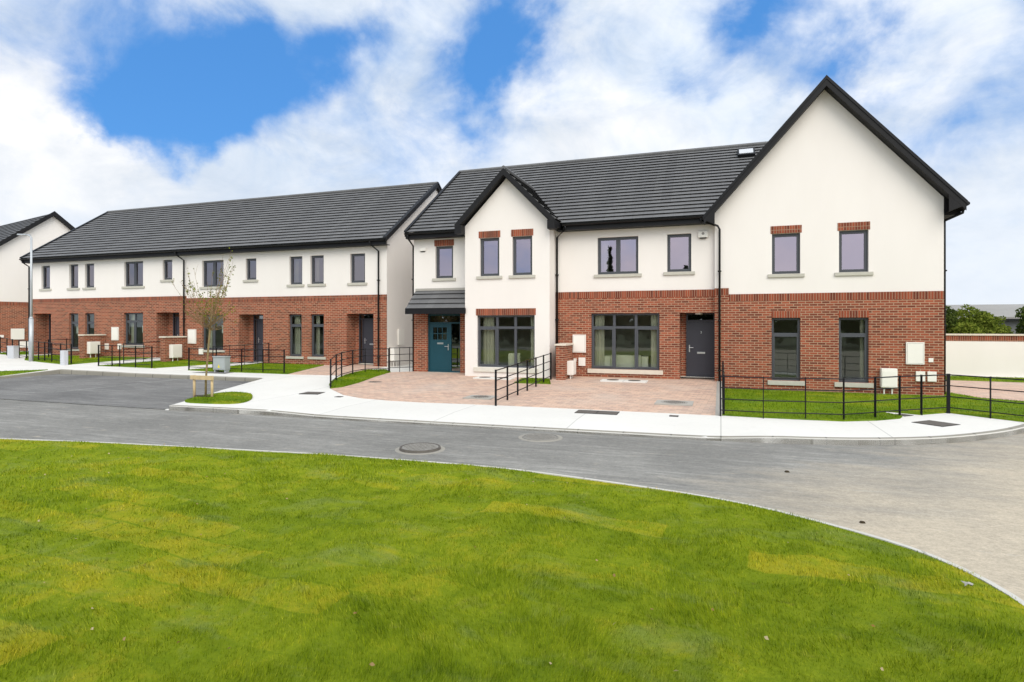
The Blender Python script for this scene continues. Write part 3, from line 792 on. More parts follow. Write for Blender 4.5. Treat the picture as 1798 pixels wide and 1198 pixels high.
downpipe(h4, [(-13.72, A_EAVE_Y - .04, 5.28), (-13.72, A_EAVE_Y + .02, 5.15), (-13.5, YA - .06, 4.9), (-13.5, YA - .06, .08)])
wall_box(h2, 'meter_box', -29.06, -28.58, 1.03, 1.70, YA); wall_box(h2, 'meter_box', -29.58, -29.29, .56, .87, YA)
wall_box(h2, 'meter_box', -28.62, -28.40, .58, .86, YA); wall_box(h3, 'meter_box', -23.98, -23.49, .92, 1.60, YA); wall_box(h3, 'meter_box', -23.3, -23.05, .42, .72, YA)
mb = MB(); mb.box(-13.145, -13.07, 22.42, 22.90, .95, 1.63); mb.build('meter_box', M['white_box'], h4, bevel=.006)
mb = MB(); mb.box(-13.145, -12.90, 21.75, 22.25, .30, .86); mb.build('meter_box', M['white_box'], h4, bevel=.008)
mb = MB(); mb.tube([(-13.0, 21.85, .3), (-13.0, 21.85, -.1)], .02, 8); mb.tube([(-13.0, 22.1, .3), (-13.0, 22.1, -.1)], .02, 8); mb.build('pipe', M['white_box'], h4)

# ------------------------------------------------------------------ far left house (turned with the street)
fx = thing('gabled_house', (-39.9, 25.75, .2), 'cream gable end of the house at the far left edge', 'house', None, R(-13.3))
w = MB(); hw = 4.15; ez = 5.15; rz_ = 8.55
w.poly([(-.1, -hw, 3.0), (-.1, hw, 3.0), (-.1, hw, ez), (-.1, 0, rz_), (-.1, -hw, ez)])
w.poly([(-14, -hw, 3.0), (-.1, -hw, 3.0), (-.1, -hw, ez), (-14, -hw, ez)]); w.poly([(-.1, hw, -.6), (-14, hw, -.6), (-14, hw, ez), (-.1, hw, ez)])
w.build('wall', M['render'], fx, local=True)
b = MB(); b.box(-14, -.08, -hw - .03, hw + .03, -.6, 2.996); b.build('brick_wall', M['brick'], fx, local=True)
s_ = MB(); s_.box(-.2, -.068, -hw - .04, hw + .04, 2.78, 3.004); s_.build('brick_band', M['soldier'], fx, local=True)
r = MB(); S = Vector((0, hw + .35, rz_ - ez + .30)); tiles(r, (-14, -hw - .35, ez - .15), (1, 0, 0), S, 14.15, S.length)
r.poly([(.15, 0, rz_ + .15), (-14, 0, rz_ + .15), (-14, hw + .35, ez - .1), (.15, hw + .35, ez - .1)])
ro = r.build('roof', M['tile'], fx, local=True)
v = MB()
for sg in (-1, 1):
    v.obox((.13, sg * (hw + .35), ez - .34), (.03, 0, 0), (0, -sg * (hw + .35), rz_ - ez + .30), (0, 0, .30))
    v.obox((-.1, sg * (hw + .35), ez - .32), (.228, 0, 0), (0, -sg * (hw + .35), rz_ - ez + .30), (0, 0, .03))
v.build('barge_board', M['barge'], fx, local=True)
for (a, c, e, f) in ((-2.15, -1.5, .72, 1.38), (-3.3, -2.9, .25, .8), (-1.75, -1.05, .22, .60), (-2.7, -2.5, .85, 1.0)):
    m = MB(); m.box(-.078, -.0, a, c, e, f); m.build('meter_box', M['white_box'], fx, local=True, bevel=.005)

# ------------------------------------------------------------------ house with teal door, porch and gabled bay
YB = 20.55; B_EY, B_EZ, B_RY, B_RZ = 20.15, 5.40, 25.2, 8.92
def b_roof(h, x0, x1, cut=False, left_end=False):
    S = Vector((0, B_RY - B_EY, B_RZ - B_EZ)); r = MB()
    tiles(r, (x0, B_EY, B_EZ - .05), (1, 0, 0), S, x1 - x0, S.length)
    r.poly([(x1, B_RY, B_RZ), (x0, B_RY, B_RZ), (x0, 30.25, 5.4), (x1, 30.25, 5.4)])
    ro = r.build('roof', M['tile'], h)
    rt = MB(); rt.tube([(x0, B_RY, B_RZ), (x1, B_RY, B_RZ)], .085, 8); rg = rt.build('ridge', M['tile'], ro)
    if cut:
        for o in (ro, rg): cut_mesh(o, (-.5, 20, 5.36), (1.137, 0, -1))
    return ro
b1 = thing('gabled_bay_house', (-8.5, YB, -.02), 'house with teal front door, lean-to porch and projecting white gabled bay', 'house')
XL, XM = -11.31, -5.65
BY = 19.76; bx0, bx1 = -8.78, -5.59; bxc = -7.185
w = MB()
wall_front(w, XL, bx0, 3.02, 5.32, YB, [(-10.38, -9.63, 3.61, 4.84, .12)])
w.build('wall', M['render'], b1); w = MB()
wall_front(w, bx0, bx1, -.3, 5.25, BY, [(-8.20, -7.45, 3.57, 4.94, .12), (-6.96, -6.22, 3.57, 4.94, .12), (-8.31, -6.13, .30, 2.16, .12)])
w.poly([(bx0, BY, 5.25), (bx1, BY, 5.25), (bx1, BY, 5.40), (bxc, BY, 7.02), (bx0, BY, 5.40)])
w.poly([(bx1, BY + .28, -.3), (bx1, YB + .3, -.3), (bx1, YB + .3, 5.6), (bx1, BY + .28, 5.6)]); w.poly([(bx0, YB + .3, -.3), (bx0, BY + .28, -.3), (bx0, BY + .28, 5.6), (bx0, YB + .3, 5.6)])
w.build('bay_wall', M['render'], b1); w = MB()
w.poly([(XL, 30, -.3), (XL, YB, -.3), (XL, YB, 5.5), (XL, B_RY, 8.8), (XL, 30, 5.4)])
w.poly([(XM, 30, -.3), (XL, 30, -.3), (XL, 30, 5.4), (XM, 30, 5.4)])
w.poly([(bx1, YB, 5.0), (XM, YB, 5.0), (XM, YB, 5.3), (bx1, YB, 5.3)])
w.build('wall', M['render'], b1)
b = MB(); wall_front(b, XL, bx0 - .003, -.3, 3.016, YB - .006, [(-10.72, -9.33, -.2, 2.40, .16)])
b.build('brick_wall', M['brick'], b1)
window(b1, -10.38, -9.63, 3.61, 4.84, YB); lintel(b1, -10.38, -9.63, 4.84, YB)
window(b1, -8.20, -7.45, 3.57, 4.94, BY); lintel(b1, -8.20, -7.45, 4.94, BY)
window(b1, -6.96, -6.22, 3.57, 4.94, BY); lintel(b1, -6.96, -6.22, 4.94, BY)
window(b1, -8.31, -6.13, .30, 2.16, BY, cols=3, transom=.76, glass='glass_low', sill='sill_cream', sashes=[0], sill_h=.17); lintel(b1, -8.31, -6.13, 2.16, BY)
door(b1, -10.72, -9.33, .0, 2.22, YB + .06, 'door_teal', -10.66, -9.79, fan=.33, handle_left=False, six=True)
room(b1, XL + .15, XM - .1, YB + .3, YB + 3.8, .05, 2.6); room(b1, XL + .15, XM - .1, YB + .3, YB + 3.4, 3.0, 5.25)
b_roof(b1, XL - .16, XM)
# bay roof
br_z = 7.33; be_z = 5.46; bfy = 19.46; s = (br_z - be_z) / (bxc + 9.05)
r = MB()
for sg in (-1, 1):
    hx = 1.865; S = Vector((-sg * hx, 0, br_z - be_z)); O = (bxc + sg * hx, bfy if sg > 0 else 23.1, be_z - .05)
    tiles(r, O, (0, sg, 0), S, 3.64, S.length)
ro = r.build('roof', M['tile'], b1); ro.name = 'bay_roof'
cut_mesh(ro, (0, B_EY, B_EZ - .06), (0, (B_RZ - B_EZ), -(B_RY - B_EY)))
rt = MB(); rt.tube([(bxc, bfy, br_z + .0), (bxc, 22.9, br_z + .0)], .075, 8); rt.build('ridge', M['tile'], ro)
v = MB()
for sg in (-1, 1):
    hx = 1.865; sl = Vector((-sg * hx, 0, br_z - be_z))
    v.obox((bxc + sg * hx, bfy - .03, be_z - .26), (0, .03, 0), sl, (0, 0, .24))
    v.obox((bxc + sg * hx, bfy, be_z - .235), (0, BY - bfy - .003, 0), sl, (0, 0, .03))
    xa = bxc + sg * hx; xb = (bx1 if sg > 0 else bx0) + sg * .003
    v.box(min(xa, xb), max(xa, xb), bfy - .028, BY - .003, be_z - .36, be_z - .06)
    v.box(min(xa, xb), max(xa, xb), BY + .003, YB - .01, be_z - .26, be_z - .06)
v.build('barge_board', M['barge'], b1)
f = MB(); f.box(XL - .16, bx0 - .30, B_EY + .03, B_EY + .055, 5.13, 5.36); f.box(XL - .16, bx0 - .004, B_EY + .055, YB - .004, 5.13, 5.15); f.build('fascia', M['fascia'], b1)
gutter(b1, XL - .16, bx0 - .28, B_EY - .04, 5.33)
# left verge of the roof
v = MB(); v.obox((XL - .185, B_EY, B_EZ - .20), (.025, 0, 0), (0, B_RY - B_EY, B_RZ - B_EZ), (0, 0, .18)); v.obox((XL - .20, B_EY - .03, B_EZ - .03), (.12, 0, 0), (0, B_RY - B_EY + .03, B_RZ - B_EZ + .02), (0, 0, .075)); v.build('verge', M['fascia'], b1)
# porch
pr = MB(); S = Vector((0, .85, .76)); PXL = XL + .12
tiles(pr, (PXL, 19.70, 2.40), (1, 0, 0), S, bx0 - PXL - .005, S.length, .29)
po = pr.build('porch_roof', M['tile'], b1)
m = MB(); m.box(PXL, bx0 - .006, YB - .10, YB - .008, 3.13, 3.22); m.build('flashing', M['edging'], po)
m = MB(); m.box(PXL - .02, bx0 + .05, 19.68, 19.705, 2.22, 2.43); m.box(PXL + .03, bx0 - .006, 19.705, YB - .008, 2.27, 2.29)
m.obox((PXL - .022, 19.70, 2.26), (.024, 0, 0), (0, .84, .74), (0, 0, .15)); m.poly([(PXL - .01, 19.70, 2.28), (PXL - .01, YB - .008, 2.28), (PXL - .01, YB - .008, 3.08)]); m.build('fascia', M['fascia'], po)
m = MB(); m.disc(-10.1, 20.1, 2.235, 2.268, .11, 18); m.build('porch_light', M['white_box'], po)
downpipe(b1, [(XL - .05, B_EY - .04, 5.28), (XL - .05, B_EY + .05, 5.12), (XL - .06, YB + .06, 4.9), (XL - .06, YB + .06, .0)])
m = MB(); m.box(-11.04, -10.78, YB - .055, YB - .002, 4.68, 4.80); ab = m.build('alarm_box', M['white_box'], b1, bevel=.012)
m = MB(); m.box(-11.00, -10.82, YB - .05, YB - .01, 4.655, 4.678); m.build('vent', M['pipe'], ab)

# ------------------------------------------------------------------ middle house
b2 = thing('brick_fronted_house', (-2.8, YB, 0), 'middle house with dark grey door and wide six-light ground floor window', 'house')
w = MB(); wall_front(w, XM, 0.0, 2.98, 5.32, YB + .03, [(-4.08, -2.67, 3.58, 4.87, .12), (-1.71, -.93, 3.60, 4.87, .12)])
w.build('wall', M['render'], b2); w = MB()
w.poly([(0, 30, -.3), (XM, 30, -.3), (XM, 30, 5.4), (0, 30, 5.4)])
w.build('rear_wall', M['render'], b2)
b = MB(); D = .62; wall_front(b, XM + .002, 0.0, -.3, 2.976, YB, [(-4.30, -1.96, .28, 2.22, .12), (-1.30, -.19, -.25, 2.22, D)])
b.poly([(-1.30, YB + D, -.25), (-1.12, YB + D, -.25), (-1.12, YB + D, 2.22), (-1.30, YB + D, 2.22)])
b.build('brick_wall', M['brick'], b2)
soldier(b2, XM + .004, -.004, 2.98, YB)
window(b2, -4.08, -2.67, 3.58, 4.87, YB + .03, cols=2); window(b2, -1.71, -.93, 3.60, 4.87, YB + .03)
window(b2, -4.30, -1.96, .28, 2.22, YB, cols=3, transom=.745, glass='glass_low', sashes=[0, 2], sill='cap', sill_h=.15)
door(b2, -1.12, -.19, .04, 2.22, YB + D - .06, 'door_grey', -1.09, -.22, fan=.26, handle_left=True, number='3')
m = MB(); m.disc(-.7, YB + .3, 2.17, 2.216, .12, 18); m.build('porch_light', M['white_box'], b2)
room(b2, XM + .15, -.15, YB + .3, YB + 3.8, .05, 2.6); room(b2, XM + .15, -.15, YB + .3, YB + 3.4, 3.0, 5.25)
b_roof(b2, XM, 3.0, cut=True)
f = MB(); f.box(bx1 + .38, -.5, B_EY + .03, B_EY + .055, 5.13, 5.36); f.box(bx1 + .12, -.2, B_EY + .055, YB + .03, 5.13, 5.15); f.build('fascia', M['fascia'], b2)
gutter(b2, bx1 + .36, -.5, B_EY - .04, 5.33)
downpipe(b2, [(-5.12, B_EY - .04, 5.28), (-5.15, B_EY + .03, 5.15), (-5.52, YB - .06, 4.95), (-5.52, YB - .06, .0)])
downpipe(b2, [(-.62, B_EY - .04, 5.28), (-.60, B_EY - .02, 5.18), (-.10, 20.27, 5.02), (-.04, 20.27, 4.9), (-.04, 20.27, -.05)])
m = MB(); m.box(-.71, -.40, YB - .05, YB + .028, 4.70, 4.91); ab = m.build('alarm_box', M['white_box'], b2, bevel=.02)
m = MB(); m.tube([(-.555, YB - .053, 4.83), (-.555, YB - .049, 4.83)], .045, 16); m.build('badge', M['box_seam'], ab)
m = MB(); m.box(-.66, -.45, YB - .045, YB - .0, 4.665, 4.698); m.build('vent', M['pipe'], ab)
wall_box(b2, 'meter_box', -4.95, -4.48, .84, 1.47, YB); wall_box(b2, 'meter_box', -4.74, -4.50, .37, .66, YB); wall_box(b2, 'meter_box', -4.92, -4.82, .52, .63, YB)
sk = MB(); sn = Vector((0, -(B_RZ - B_EZ), B_RY - B_EY)).normalized(); ss = Vector((0, B_RY - B_EY, B_RZ - B_EZ)).normalized()
o0 = Vector((.60, 24.15, B_EZ + (24.15 - B_EY) * (B_RZ - B_EZ) / (B_RY - B_EY)))
sk.obox(o0, Vector((.62, 0, 0)), ss * .62, sn * .11); so = sk.build('skylight', M['fascia'], b2)
g = MB(); g.obox(o0 + ss * .10 + Vector((.06, 0, 0)) + sn * .11, Vector((.50, 0, 0)), ss * .45, sn * .012); g.build('pane', M['skylight'], so)

# ------------------------------------------------------------------ gable-fronted end house
YC = 20.35; cx0, cx1, cxc = -.19, 6.10, 3.0
c = thing('gable_fronted_house', (cxc, YC, -.26), 'tall gable-fronted end house with two slim windows on each floor', 'house')
sC = (9.31 - 5.33) / 3.52
w = MB(); ups = [(1.52, 2.33, 3.42, 4.69, .12), (3.40, 4.19, 3.42, 4.69, .12)]
wall_front(w, cx0, cx1, 2.80, 5.2, YC + .025, ups)
w.poly([(cx0, YC + .025, 5.2), (cx1, YC + .025, 5.2), (cx1, YC + .025, 5.52), (cxc, YC + .025, 9.05), (cx0, YC + .025, 5.45)])
w.poly([(cx1, YC + .025, -.6), (cx1, 30, -.6), (cx1, 30, 5.6), (cx1, YC + .025, 5.6)])
w.poly([(cx1, 30, -.6), (cx0, 30, -.6), (cx0, 30, 5.5), (cxc, 30, 9.0), (cx1, 30, 5.5)])
w.poly([(cx0, 30, 2.8), (cx0, YC + .2, 2.8), (cx0, YC + .2, 5.5), (cx0, 30, 5.5)])
w.build('wall', M['render'], c)
b = MB(); wall_front(b, cx0, cx1, -.6, 2.796, YC, [(1.51, 2.33, .07, 2.04, .12), (3.39, 4.19, .07, 2.04, .12)])
wall_front(b, cx0, .24, 2.796, 3.0, YC, []); b.build('brick_wall', M['brick'], c)
soldier(c, .245, cx1 - .004, 2.80, YC); soldier(c, cx0 + .004, .24, 3.004, YC)
for a, d_, e, f_, k in ups: window(c, a, d_, e, f_, YC + .025); lintel(c, a, d_, f_, YC + .025)
for a, d_ in ((1.51, 2.33), (3.39, 4.19)):
    window(c, a, d_, .07, 2.04, YC, transom=.735, glass='glass_low', sill='sill', sill_h=.14); lintel(c, a, d_, 2.04, YC, h=.21, ov=0)
room(c, cx0 + .3, cx1 - .15, YC + .3, YC + 3.8, -.15, 2.5); room(c, cx0 + .3, cx1 - .15, YC + .3, YC + 3.4, 2.85, 5.15)
cfy = 20.0; r = MB()
for sg in (-1, 1):
    hx = 3.52; S = Vector((-sg * hx, 0, 9.31 - 5.33)); O = (cxc + sg * hx, cfy if sg > 0 else 30.4, 5.19)
    tiles(r, O, (0, sg, 0), S, 10.4, S.length)
ro = r.build('roof', M['tile'], c)
rt = MB(); rt.tube([(cxc, cfy - .02, 9.15), (cxc, 30.4, 9.15)], .085, 8); rt.build('ridge', M['tile'], ro)
v = MB()
for sg in (-1, 1):
    hx = 3.52; sl = Vector((-sg * hx, 0, 9.31 - 5.33))
    v.obox((cxc + sg * hx, cfy - .03, 5.33 - .285), (0, .03, 0), sl, (0, 0, .20))
    v.obox((cxc + sg * hx, cfy, 5.33 - .26), (0, YC + .02 - cfy, 0), sl, (0, 0, .03))
    xa = cxc + sg * hx; xb = (cx1 if sg > 0 else cx0) + sg * .003
    q = [(xb, 5.04), (xa, 5.20), (xa, 5.31), (xb, 5.62)]
    for yy, od in ((cfy - .028, 1), (YC + .02, -1)): v.poly([(x_, yy, z_) for x_, z_ in (q if od * sg > 0 else q[::-1])])
    v.poly([(xb, cfy - .028, 5.04), (xa, cfy - .028, 5.20), (xa, YC + .02, 5.20), (xb, YC + .02, 5.04)])
    v.poly([(xa, cfy - .028, 5.20), (xa, cfy - .028, 5.31), (xa, YC + .02, 5.31), (xa, YC + .02, 5.20)])
    if sg > 0: v.box(cx1 + .003, xa - .004, YC + .023, 30, 5.33 - .33, 5.33 - .08)
v.build('barge_board', M['barge'], c)
v = MB()
for sg in (-1, 1):
    hx = 3.55; sl = Vector((-sg * hx, 0, 9.33 - 5.30)); v.obox((cxc + sg * hx, cfy - .05, 5.20), (0, .12, 0), sl, (0, 0, .112))
v.build('verge', M['fascia'], c)
m = MB(); xg = cxc + 3.52; m.tube([(xg + .03, 19.98, 5.24), (xg + .03, 30.2, 5.24)], .06, 10); m.build('gutter', M['pipe'], c)
downpipe(c, [(xg + .03, 20.25, 5.20), (xg + .01, 20.27, 5.03), (cx1 + .06, 20.48, 4.86), (cx1 + .045, 20.48, 4.75), (cx1 + .045, 20.48, -.2)])
wall_box(c, 'meter_box', 5.14, 5.60, .66, 1.31, YC); wall_box(c, 'meter_box', 5.39, 5.62, .17, .46, YC); wall_box(c, 'meter_box', 5.68, 5.90, .17, .46, YC); wall_box(c, 'meter_box', 5.71, 5.83, .73, .85, YC, .03)

# ------------------------------------------------------------------ piers, gas boxes
def pier(x0, x1, y0, y1, top, label):
    zb = gz((x0 + x1) / 2, y0) - .1
    p = thing('brick_pier', ((x0 + x1) / 2, (y0 + y1) / 2, zb), label, 'pier', 'brick wing walls between the front doors')
    m = MB(); m.box(x0, x1, y0, y1, zb, top - .07); m.build('brick_body', M['brick'], p)
    m = MB(); m.box(x0 - .05, x1 + .05, y0 - .05, y1 - .002, top - .068, top); 
    mo = m.build('cap', M['cap'], p, bevel=.02)
    return p
pier(-5.28, -4.97, 19.45, YB - .004, 1.17, 'brick wing wall with cream cap beside the wide six-light window')
pier(-24.42, -24.11, 20.40, YA - .004, 1.28, 'cream-capped brick wing wall just right of the long downpipe')
pier(-29.83, -29.52, 20.45, YA - .004, 1.34, 'cream-capped brick wing wall in front of the left row house windows')

def gas_box(o, nx, ny, w, h, z0, zg, label):
    """white box on two pipe legs; o = centre of the back at the wall, (nx,ny) = out of the wall"""
    t = thing('gas_meter_box', (o[0], o[1], zg), label, 'meter box', 'white gas meter boxes on legs')
    n = Vector((nx, ny, 0)); s = Vector((-ny, nx, 0)); O = Vector((o[0], o[1], 0))
    m = MB(); m.obox(O + n * .003 - s * w / 2 + Vector((0, 0, z0)), s * w, n * .22, Vector((0, 0, h))); m.build('box', M['white_box'], t, bevel=.015)
    m = MB(); m.obox(O + n * .2232 - s * (w / 2 - .03) + Vector((0, 0, z0 + .03)), s * (w - .06), n * .008, Vector((0, 0, h - .10))); m.build('door', M['white_box'], t, bevel=.003)
    for k in (-.28, .22):
        p = O + n * .10 + s * w * k; m = MB(); m.tube([(p.x, p.y, z0 + .01), (p.x, p.y, zg - .02)], .022, 8); m.build('leg', M['white_box'], t)
gas_box((-4.97, 19.95), 1, 0, .42, .48, .10, -.12, 'white gas box on legs on the side of the wing wall by the drive')
gas_box((-24.11, 20.85), 1, 0, .52, .62, .28, .05, 'white gas box on legs on the wing wall right of the long downpipe')
gas_box((-29.52, 20.85), 1, 0, .52, .60, .38, .12, 'white gas box on legs on the wing wall of the left row house')
gas_box((4.68, YC), 0, -1, .41, .56, -.03, -.24, 'white gas box on legs against the gable-fronted house')

# ------------------------------------------------------------------ railings
def railing(pts, label, thick=(), zoff=.02, hgt=.90, low=.12):
    p0 = pts[0]
    t = thing('railing', (p0[0], p0[1], gz(*p0)), label, 'railing', 'black estate railings')
    ps = [Vector((x, y, gz(x, y) + zoff)) for x, y in pts]
    for i, p in enumerate(ps):
        d = (ps[min(i + 1, len(ps) - 1)] - ps[max(i - 1, 0)]).normalized(); d.z = 0; d.normalize(); n = Vector((-d.y, d.x, 0))
        w, tk = (.062, .062) if i in thick else ((.048, .014) if 0 < i < len(ps) - 1 else (.05, .03))
        m = MB(); m.obox(p - n * w / 2 - d * tk / 2 + Vector((0, 0, -.12)), n * w, d * tk, Vector((0, 0, hgt + .12 + .012))); m.build('post', M['rail'], t)
    for k in range(4):
        z = low + (hgt - low - .012) * k / 3
        m = MB(); m.tube([p + Vector((0, 0, z)) for p in ps], .013 if k < 3 else .015, 6); m.build('rail', M['rail'], t)
    return t
railing([(-5.45, y) for y in (14.2, 15.08, 15.94, 16.82, 17.7, 18.54, 19.42)], 'black railing dividing the two paved drives')
railing([(-.01, 14.32), (.89, 14.28), (1.75, 14.40), (2.51, 14.50), (3.23, 15.08), (3.83, 15.62), (4.36, 16.02), (5.05, 16.57), (5.66, 15.98), (6.30, 15.38), (7.0, 16.4), (7.7, 17.5)], 'long black railing round the lawn of the gable-fronted house', thick=(7,), hgt=.90)
railing([(.06, 14.45), (.06, 15.5), (.06, 16.6), (.06, 17.7), (.06, 18.8), (.06, 19.9)], 'black railing seen end-on between the right drive and the lawn')
railing([(-11.7, 15.84), (-12.55, 17.3), (-12.83, 18.0), (-12.98, 18.9), (-12.9, 19.6), (-12.5, 19.9), (-12.12, 20.02)], 'curved black railing on the grass wedge left of the teal-door drive')
railing([(-12.10, 20.06), (-11.80, 20.3), (-11.54, 20.62), (-11.40, 20.78)], 'short black railing closing the gap beside the teal-door house', zoff=.05)
railing([(-20.75, 18.66), (-19.15, 18.52), (-17.89, 18.55), (-16.84, 18.55), (-15.85, 18.58)], 'front railing of the lawn behind the grey-green cabinet')
railing([(-20.35, 19.5), (-20.0, 20.05), (-19.65, 20.55), (-19.35, 21.0), (-19.1, 21.4)], 'slanting railing beside the path to the door behind the sapling')
railing([(-25.8, 18.51), (-25.07, 18.58), (-24.67, 18.63), (-23.78, 18.67), (-22.92, 18.74)], 'front railing between the two wing walls of the long row')
railing([(-25.45, 19.4), (-25.1, 20.1), (-24.85, 20.8), (-24.72, 21.2)], 'slanting railing beside the path left of the long downpipe')
railing([(-33.8, 20.15), (-32.65, 19.8), (-31.25, 19.48), (-30.56, 19.32), (-29.8, 19.15), (-28.66, 18.80), (-27.78, 18.68)], 'front railing behind the street lamp and the small pillar box')
railing([(-32.3, 20.6), (-31.5, 20.95), (-30.85, 21.25)], 'short railing near the wall of the left row house')
railing([(-34.9, 20.5), (-36.2, 21.0), (-37.8, 21.6), (-39.2, 22.4)], 'railing at the far left edge before the cream gable end')

# ------------------------------------------------------------------ street lamp, cabinets, covers
lx, ly = -31.35, 19.22; lz = gz(lx, ly)
t = thing('street_lamp', (lx, ly, lz), 'tall galvanised street lamp with one flat head, left of the parking bay', 'street lamp')
m = MB(); m.tube([(lx, ly, lz - .1), (lx, ly, lz + 2.05)], .095, 14); m.tube([(lx, ly, lz + 2.05), (lx, ly, lz + 2.15)], [.095, .055], 14); m.build('base', M['galv'], t, smooth=True)
m = MB(); m.tube([(lx, ly, lz + 2.1), (lx, ly, lz + 5.98)], [.055, .042], 12); m.build('pole', M['galv'], t, smooth=True)
m = MB(); m.box(lx - .05, lx + .05, ly - .103, ly - .09, lz + .5, lz + .95); m.build('door', M['galv'], t)
m = MB(); m.tube([(lx, ly, lz + 5.95), (lx - .02, ly, lz + 6.02), (lx - .28, ly - .03, lz + 6.10)], .03, 8); m.build('arm', M['galv'], t)
m = MB(); m.obox((lx - .78, ly - .17, lz + 6.10), (.56, .03, -.03), (-.02, .28, 0), (0, 0, .07)); m.build('lamp_head', M['galv'], t, bevel=.02)

px_, py_ = -27.85, 18.42; z = gz(px_, py_)
t = thing('pillar_box', (px_, py_, z), 'slim pale grey utility pillar on the footpath right of the lamp', 'utility box')
m = MB(); m.box(px_ - .13, px_ + .13, py_ - .09, py_ + .09, z - .05, z + .66); m.build('body', M['pillar'], t, bevel=.01)
m = MB(); m.box(px_ - .11, px_ + .11, py_ - .096, py_ - .089, z + .12, z + .62); m.build('door', M['pillar'], t)
px_, py_ = -18.75, 18.40; z = gz(px_, py_)
t = thing('utility_cabinet', (px_, py_, z), 'squat grey-green utility cabinet with yellow triangle sticker', 'utility box')
m = MB(); m.box(px_ - .30, px_ + .30, py_ - .14, py_ + .14, z + .10, z + .60); m.build('body', M['cabinet'], t, bevel=.008)
m = MB(); m.box(px_ - .32, px_ + .32, py_ - .17, py_ + .16, z + .602, z + .64); m.build('lid', M['cabinet'], t, bevel=.008)
m = MB(); m.box(px_ - .275, px_ + .275, py_ - .152, py_ - .139, z + .14, z + .57); m.build('door', M['cabinet'], t, bevel=.003)
m = MB(); m.poly([(px_ - .055, py_ - .1545, z + .19), (px_ + .065, py_ - .1545, z + .19), (px_ + .005, py_ - .1545, z + .33)]); m.build('warning_label', M['yellow'], t)
for k in (-.26, .26):
    m = MB(); m.box(px_ + k - .03, px_ + k + .03, py_ - .10, py_ + .10, z - .03, z + .099); m.build('leg', M['galv'], t)
px_, py_ = -34.0, 20.0; z = gz(px_, py_)
t = thing('pillar_box', (px_, py_, z), 'ribbed white utility box by the far left railing', 'utility box')
m = MB(); m.box(px_ - .24, px_ + .24, py_ - .12, py_ + .12, z - .05, z + .60)
for k in range(5): m.box(px_ - .2 + k * .09, px_ - .16 + k * .09, py_ - .132, py_ - .118, z + .02, z + .56)
m.build('body', M['pillar'], t)
m = MB(); m.box(px_ - .26, px_ + .26, py_ - .14, py_ + .14, z + .602, z + .64); m.build('lid', M['pillar'], t, bevel=.008)

def round_cover(x, y, z, r, label, collar=0.0, tilt=0.0, surround=None):
    t = thing('manhole_cover', (x, y, z), label, 'manhole cover', 'round manhole covers')
    m = MB(); nn = 40
    if surround == 'square':
        m.box(x - r * 1.5, x + r * 1.5, y - r * 1.3, y + r * 1.3, z - .05, z + .018); m.build('concrete_collar', M['edging'], t); z += .018
    elif surround:
        m.tube([(x, y, z - .05), (x, y, z + .008)], [r * 1.42, r * 1.30], nn); m.build('mortar_collar', M['collar'], t); z += .008
    f = MB(); zt = z + collar
    for k in range(nn):
        a, b = 2 * math.pi * k / nn, 2 * math.pi * (k + 1) / nn
        for (r0, z0, r1, z1) in ((r * 1.1, z - .02, r * 1.06, zt), (r * 1.06, zt, r * .99, zt), (r * .99, zt, r * .985, zt - .025)):
            f.poly([(x + r0 * math.cos(a), y + r0 * math.sin(a), z0), (x + r0 * math.cos(b), y + r0 * math.sin(b), z0), (x + r1 * math.cos(b), y + r1 * math.sin(b), z1), (x + r1 * math.cos(a), y + r1 * math.sin(a), z1)])
    f.build('frame', M['iron_drive'] if collar > .02 else M['iron'], t)
    l = MB(); l.disc(x, y, zt - .03, zt - .005, r * .965, nn)
    q = r * .16
    for i in range(-5, 6):
        for j in range(-5, 6):
            if math.hypot(i * q, j * q) < r * .85 and (i + j) % 2 == 0: l.box(x + i * q - q * .35, x + i * q + q * .35, y + j * q - q * .35, y + j * q + q * .35, zt - .0049, zt + .003)
    l.build('lid', M['iron'] if z < -.3 and surround == 'round' else M['iron_drive'], t)
round_cover(-5.0, 9.31, ROAD, .335, 'raised round manhole cover in the road next to the lawn kerb', .042, surround='round')
round_cover(-3.31, 11.05, ROAD, .33, 'round manhole cover in the road near the drive kerb', .014, surround='round')
round_cover(-11.11, 17.52, gz(-11.11, 17.52) + .012, .23, 'round cover in the drive beside the grass wedge', .004)
round_cover(-6.33, 15.33, gz(-6.33, 15.33) + .012, .27, 'round cover in the drive just left of the dividing railing', .004, surround='square')
round_cover(-1.13, 15.78, gz(-1.13, 15.78) + .012, .31, 'round cover in concrete surround on the right-hand drive', .004, surround='square')
def rect_cover(x, y, w, dpt, label, rot=0.0, off=.004):
    z = gz(x, y) + off
    t = thing('access_cover', (x, y, z), label, 'access cover', 'flat rectangular covers in the paving')
    a = Vector((math.cos(rot), math.sin(rot), 0)); b = Vector((-math.sin(rot), math.cos(rot), 0)); O = Vector((x, y, z))
    m = MB(); m.obox(O - a * w / 2 - b * dpt / 2 - Vector((0, 0, .03)), a * w, b * dpt, Vector((0, 0, .034))); m.build('frame', M['iron_dark'], t)
    n = 2 if w > .8 else 1
    for k in range(n):
        m = MB(); m.obox(O - a * (w / 2 - .02 - k * (w / 2 - .005)) - b * (dpt / 2 - .02) + Vector((0, 0, .001)), a * (w / n - (.04 if n == 1 else .03)), b * (dpt - .04), Vector((0, 0, .007))); m.build('lid', M['iron_drive'], t)
rect_cover(-11.6, 14.84, .62, .52, 'square grey cover on the footpath before the grass wedge', .15)
rect_cover(-10.38, 14.44, .20, .18, 'tiny cover on the footpath left of the drive edge')
rect_cover(-2.77, 13.94, 1.0, .52, 'long double cover on the footpath before the drives', .02)
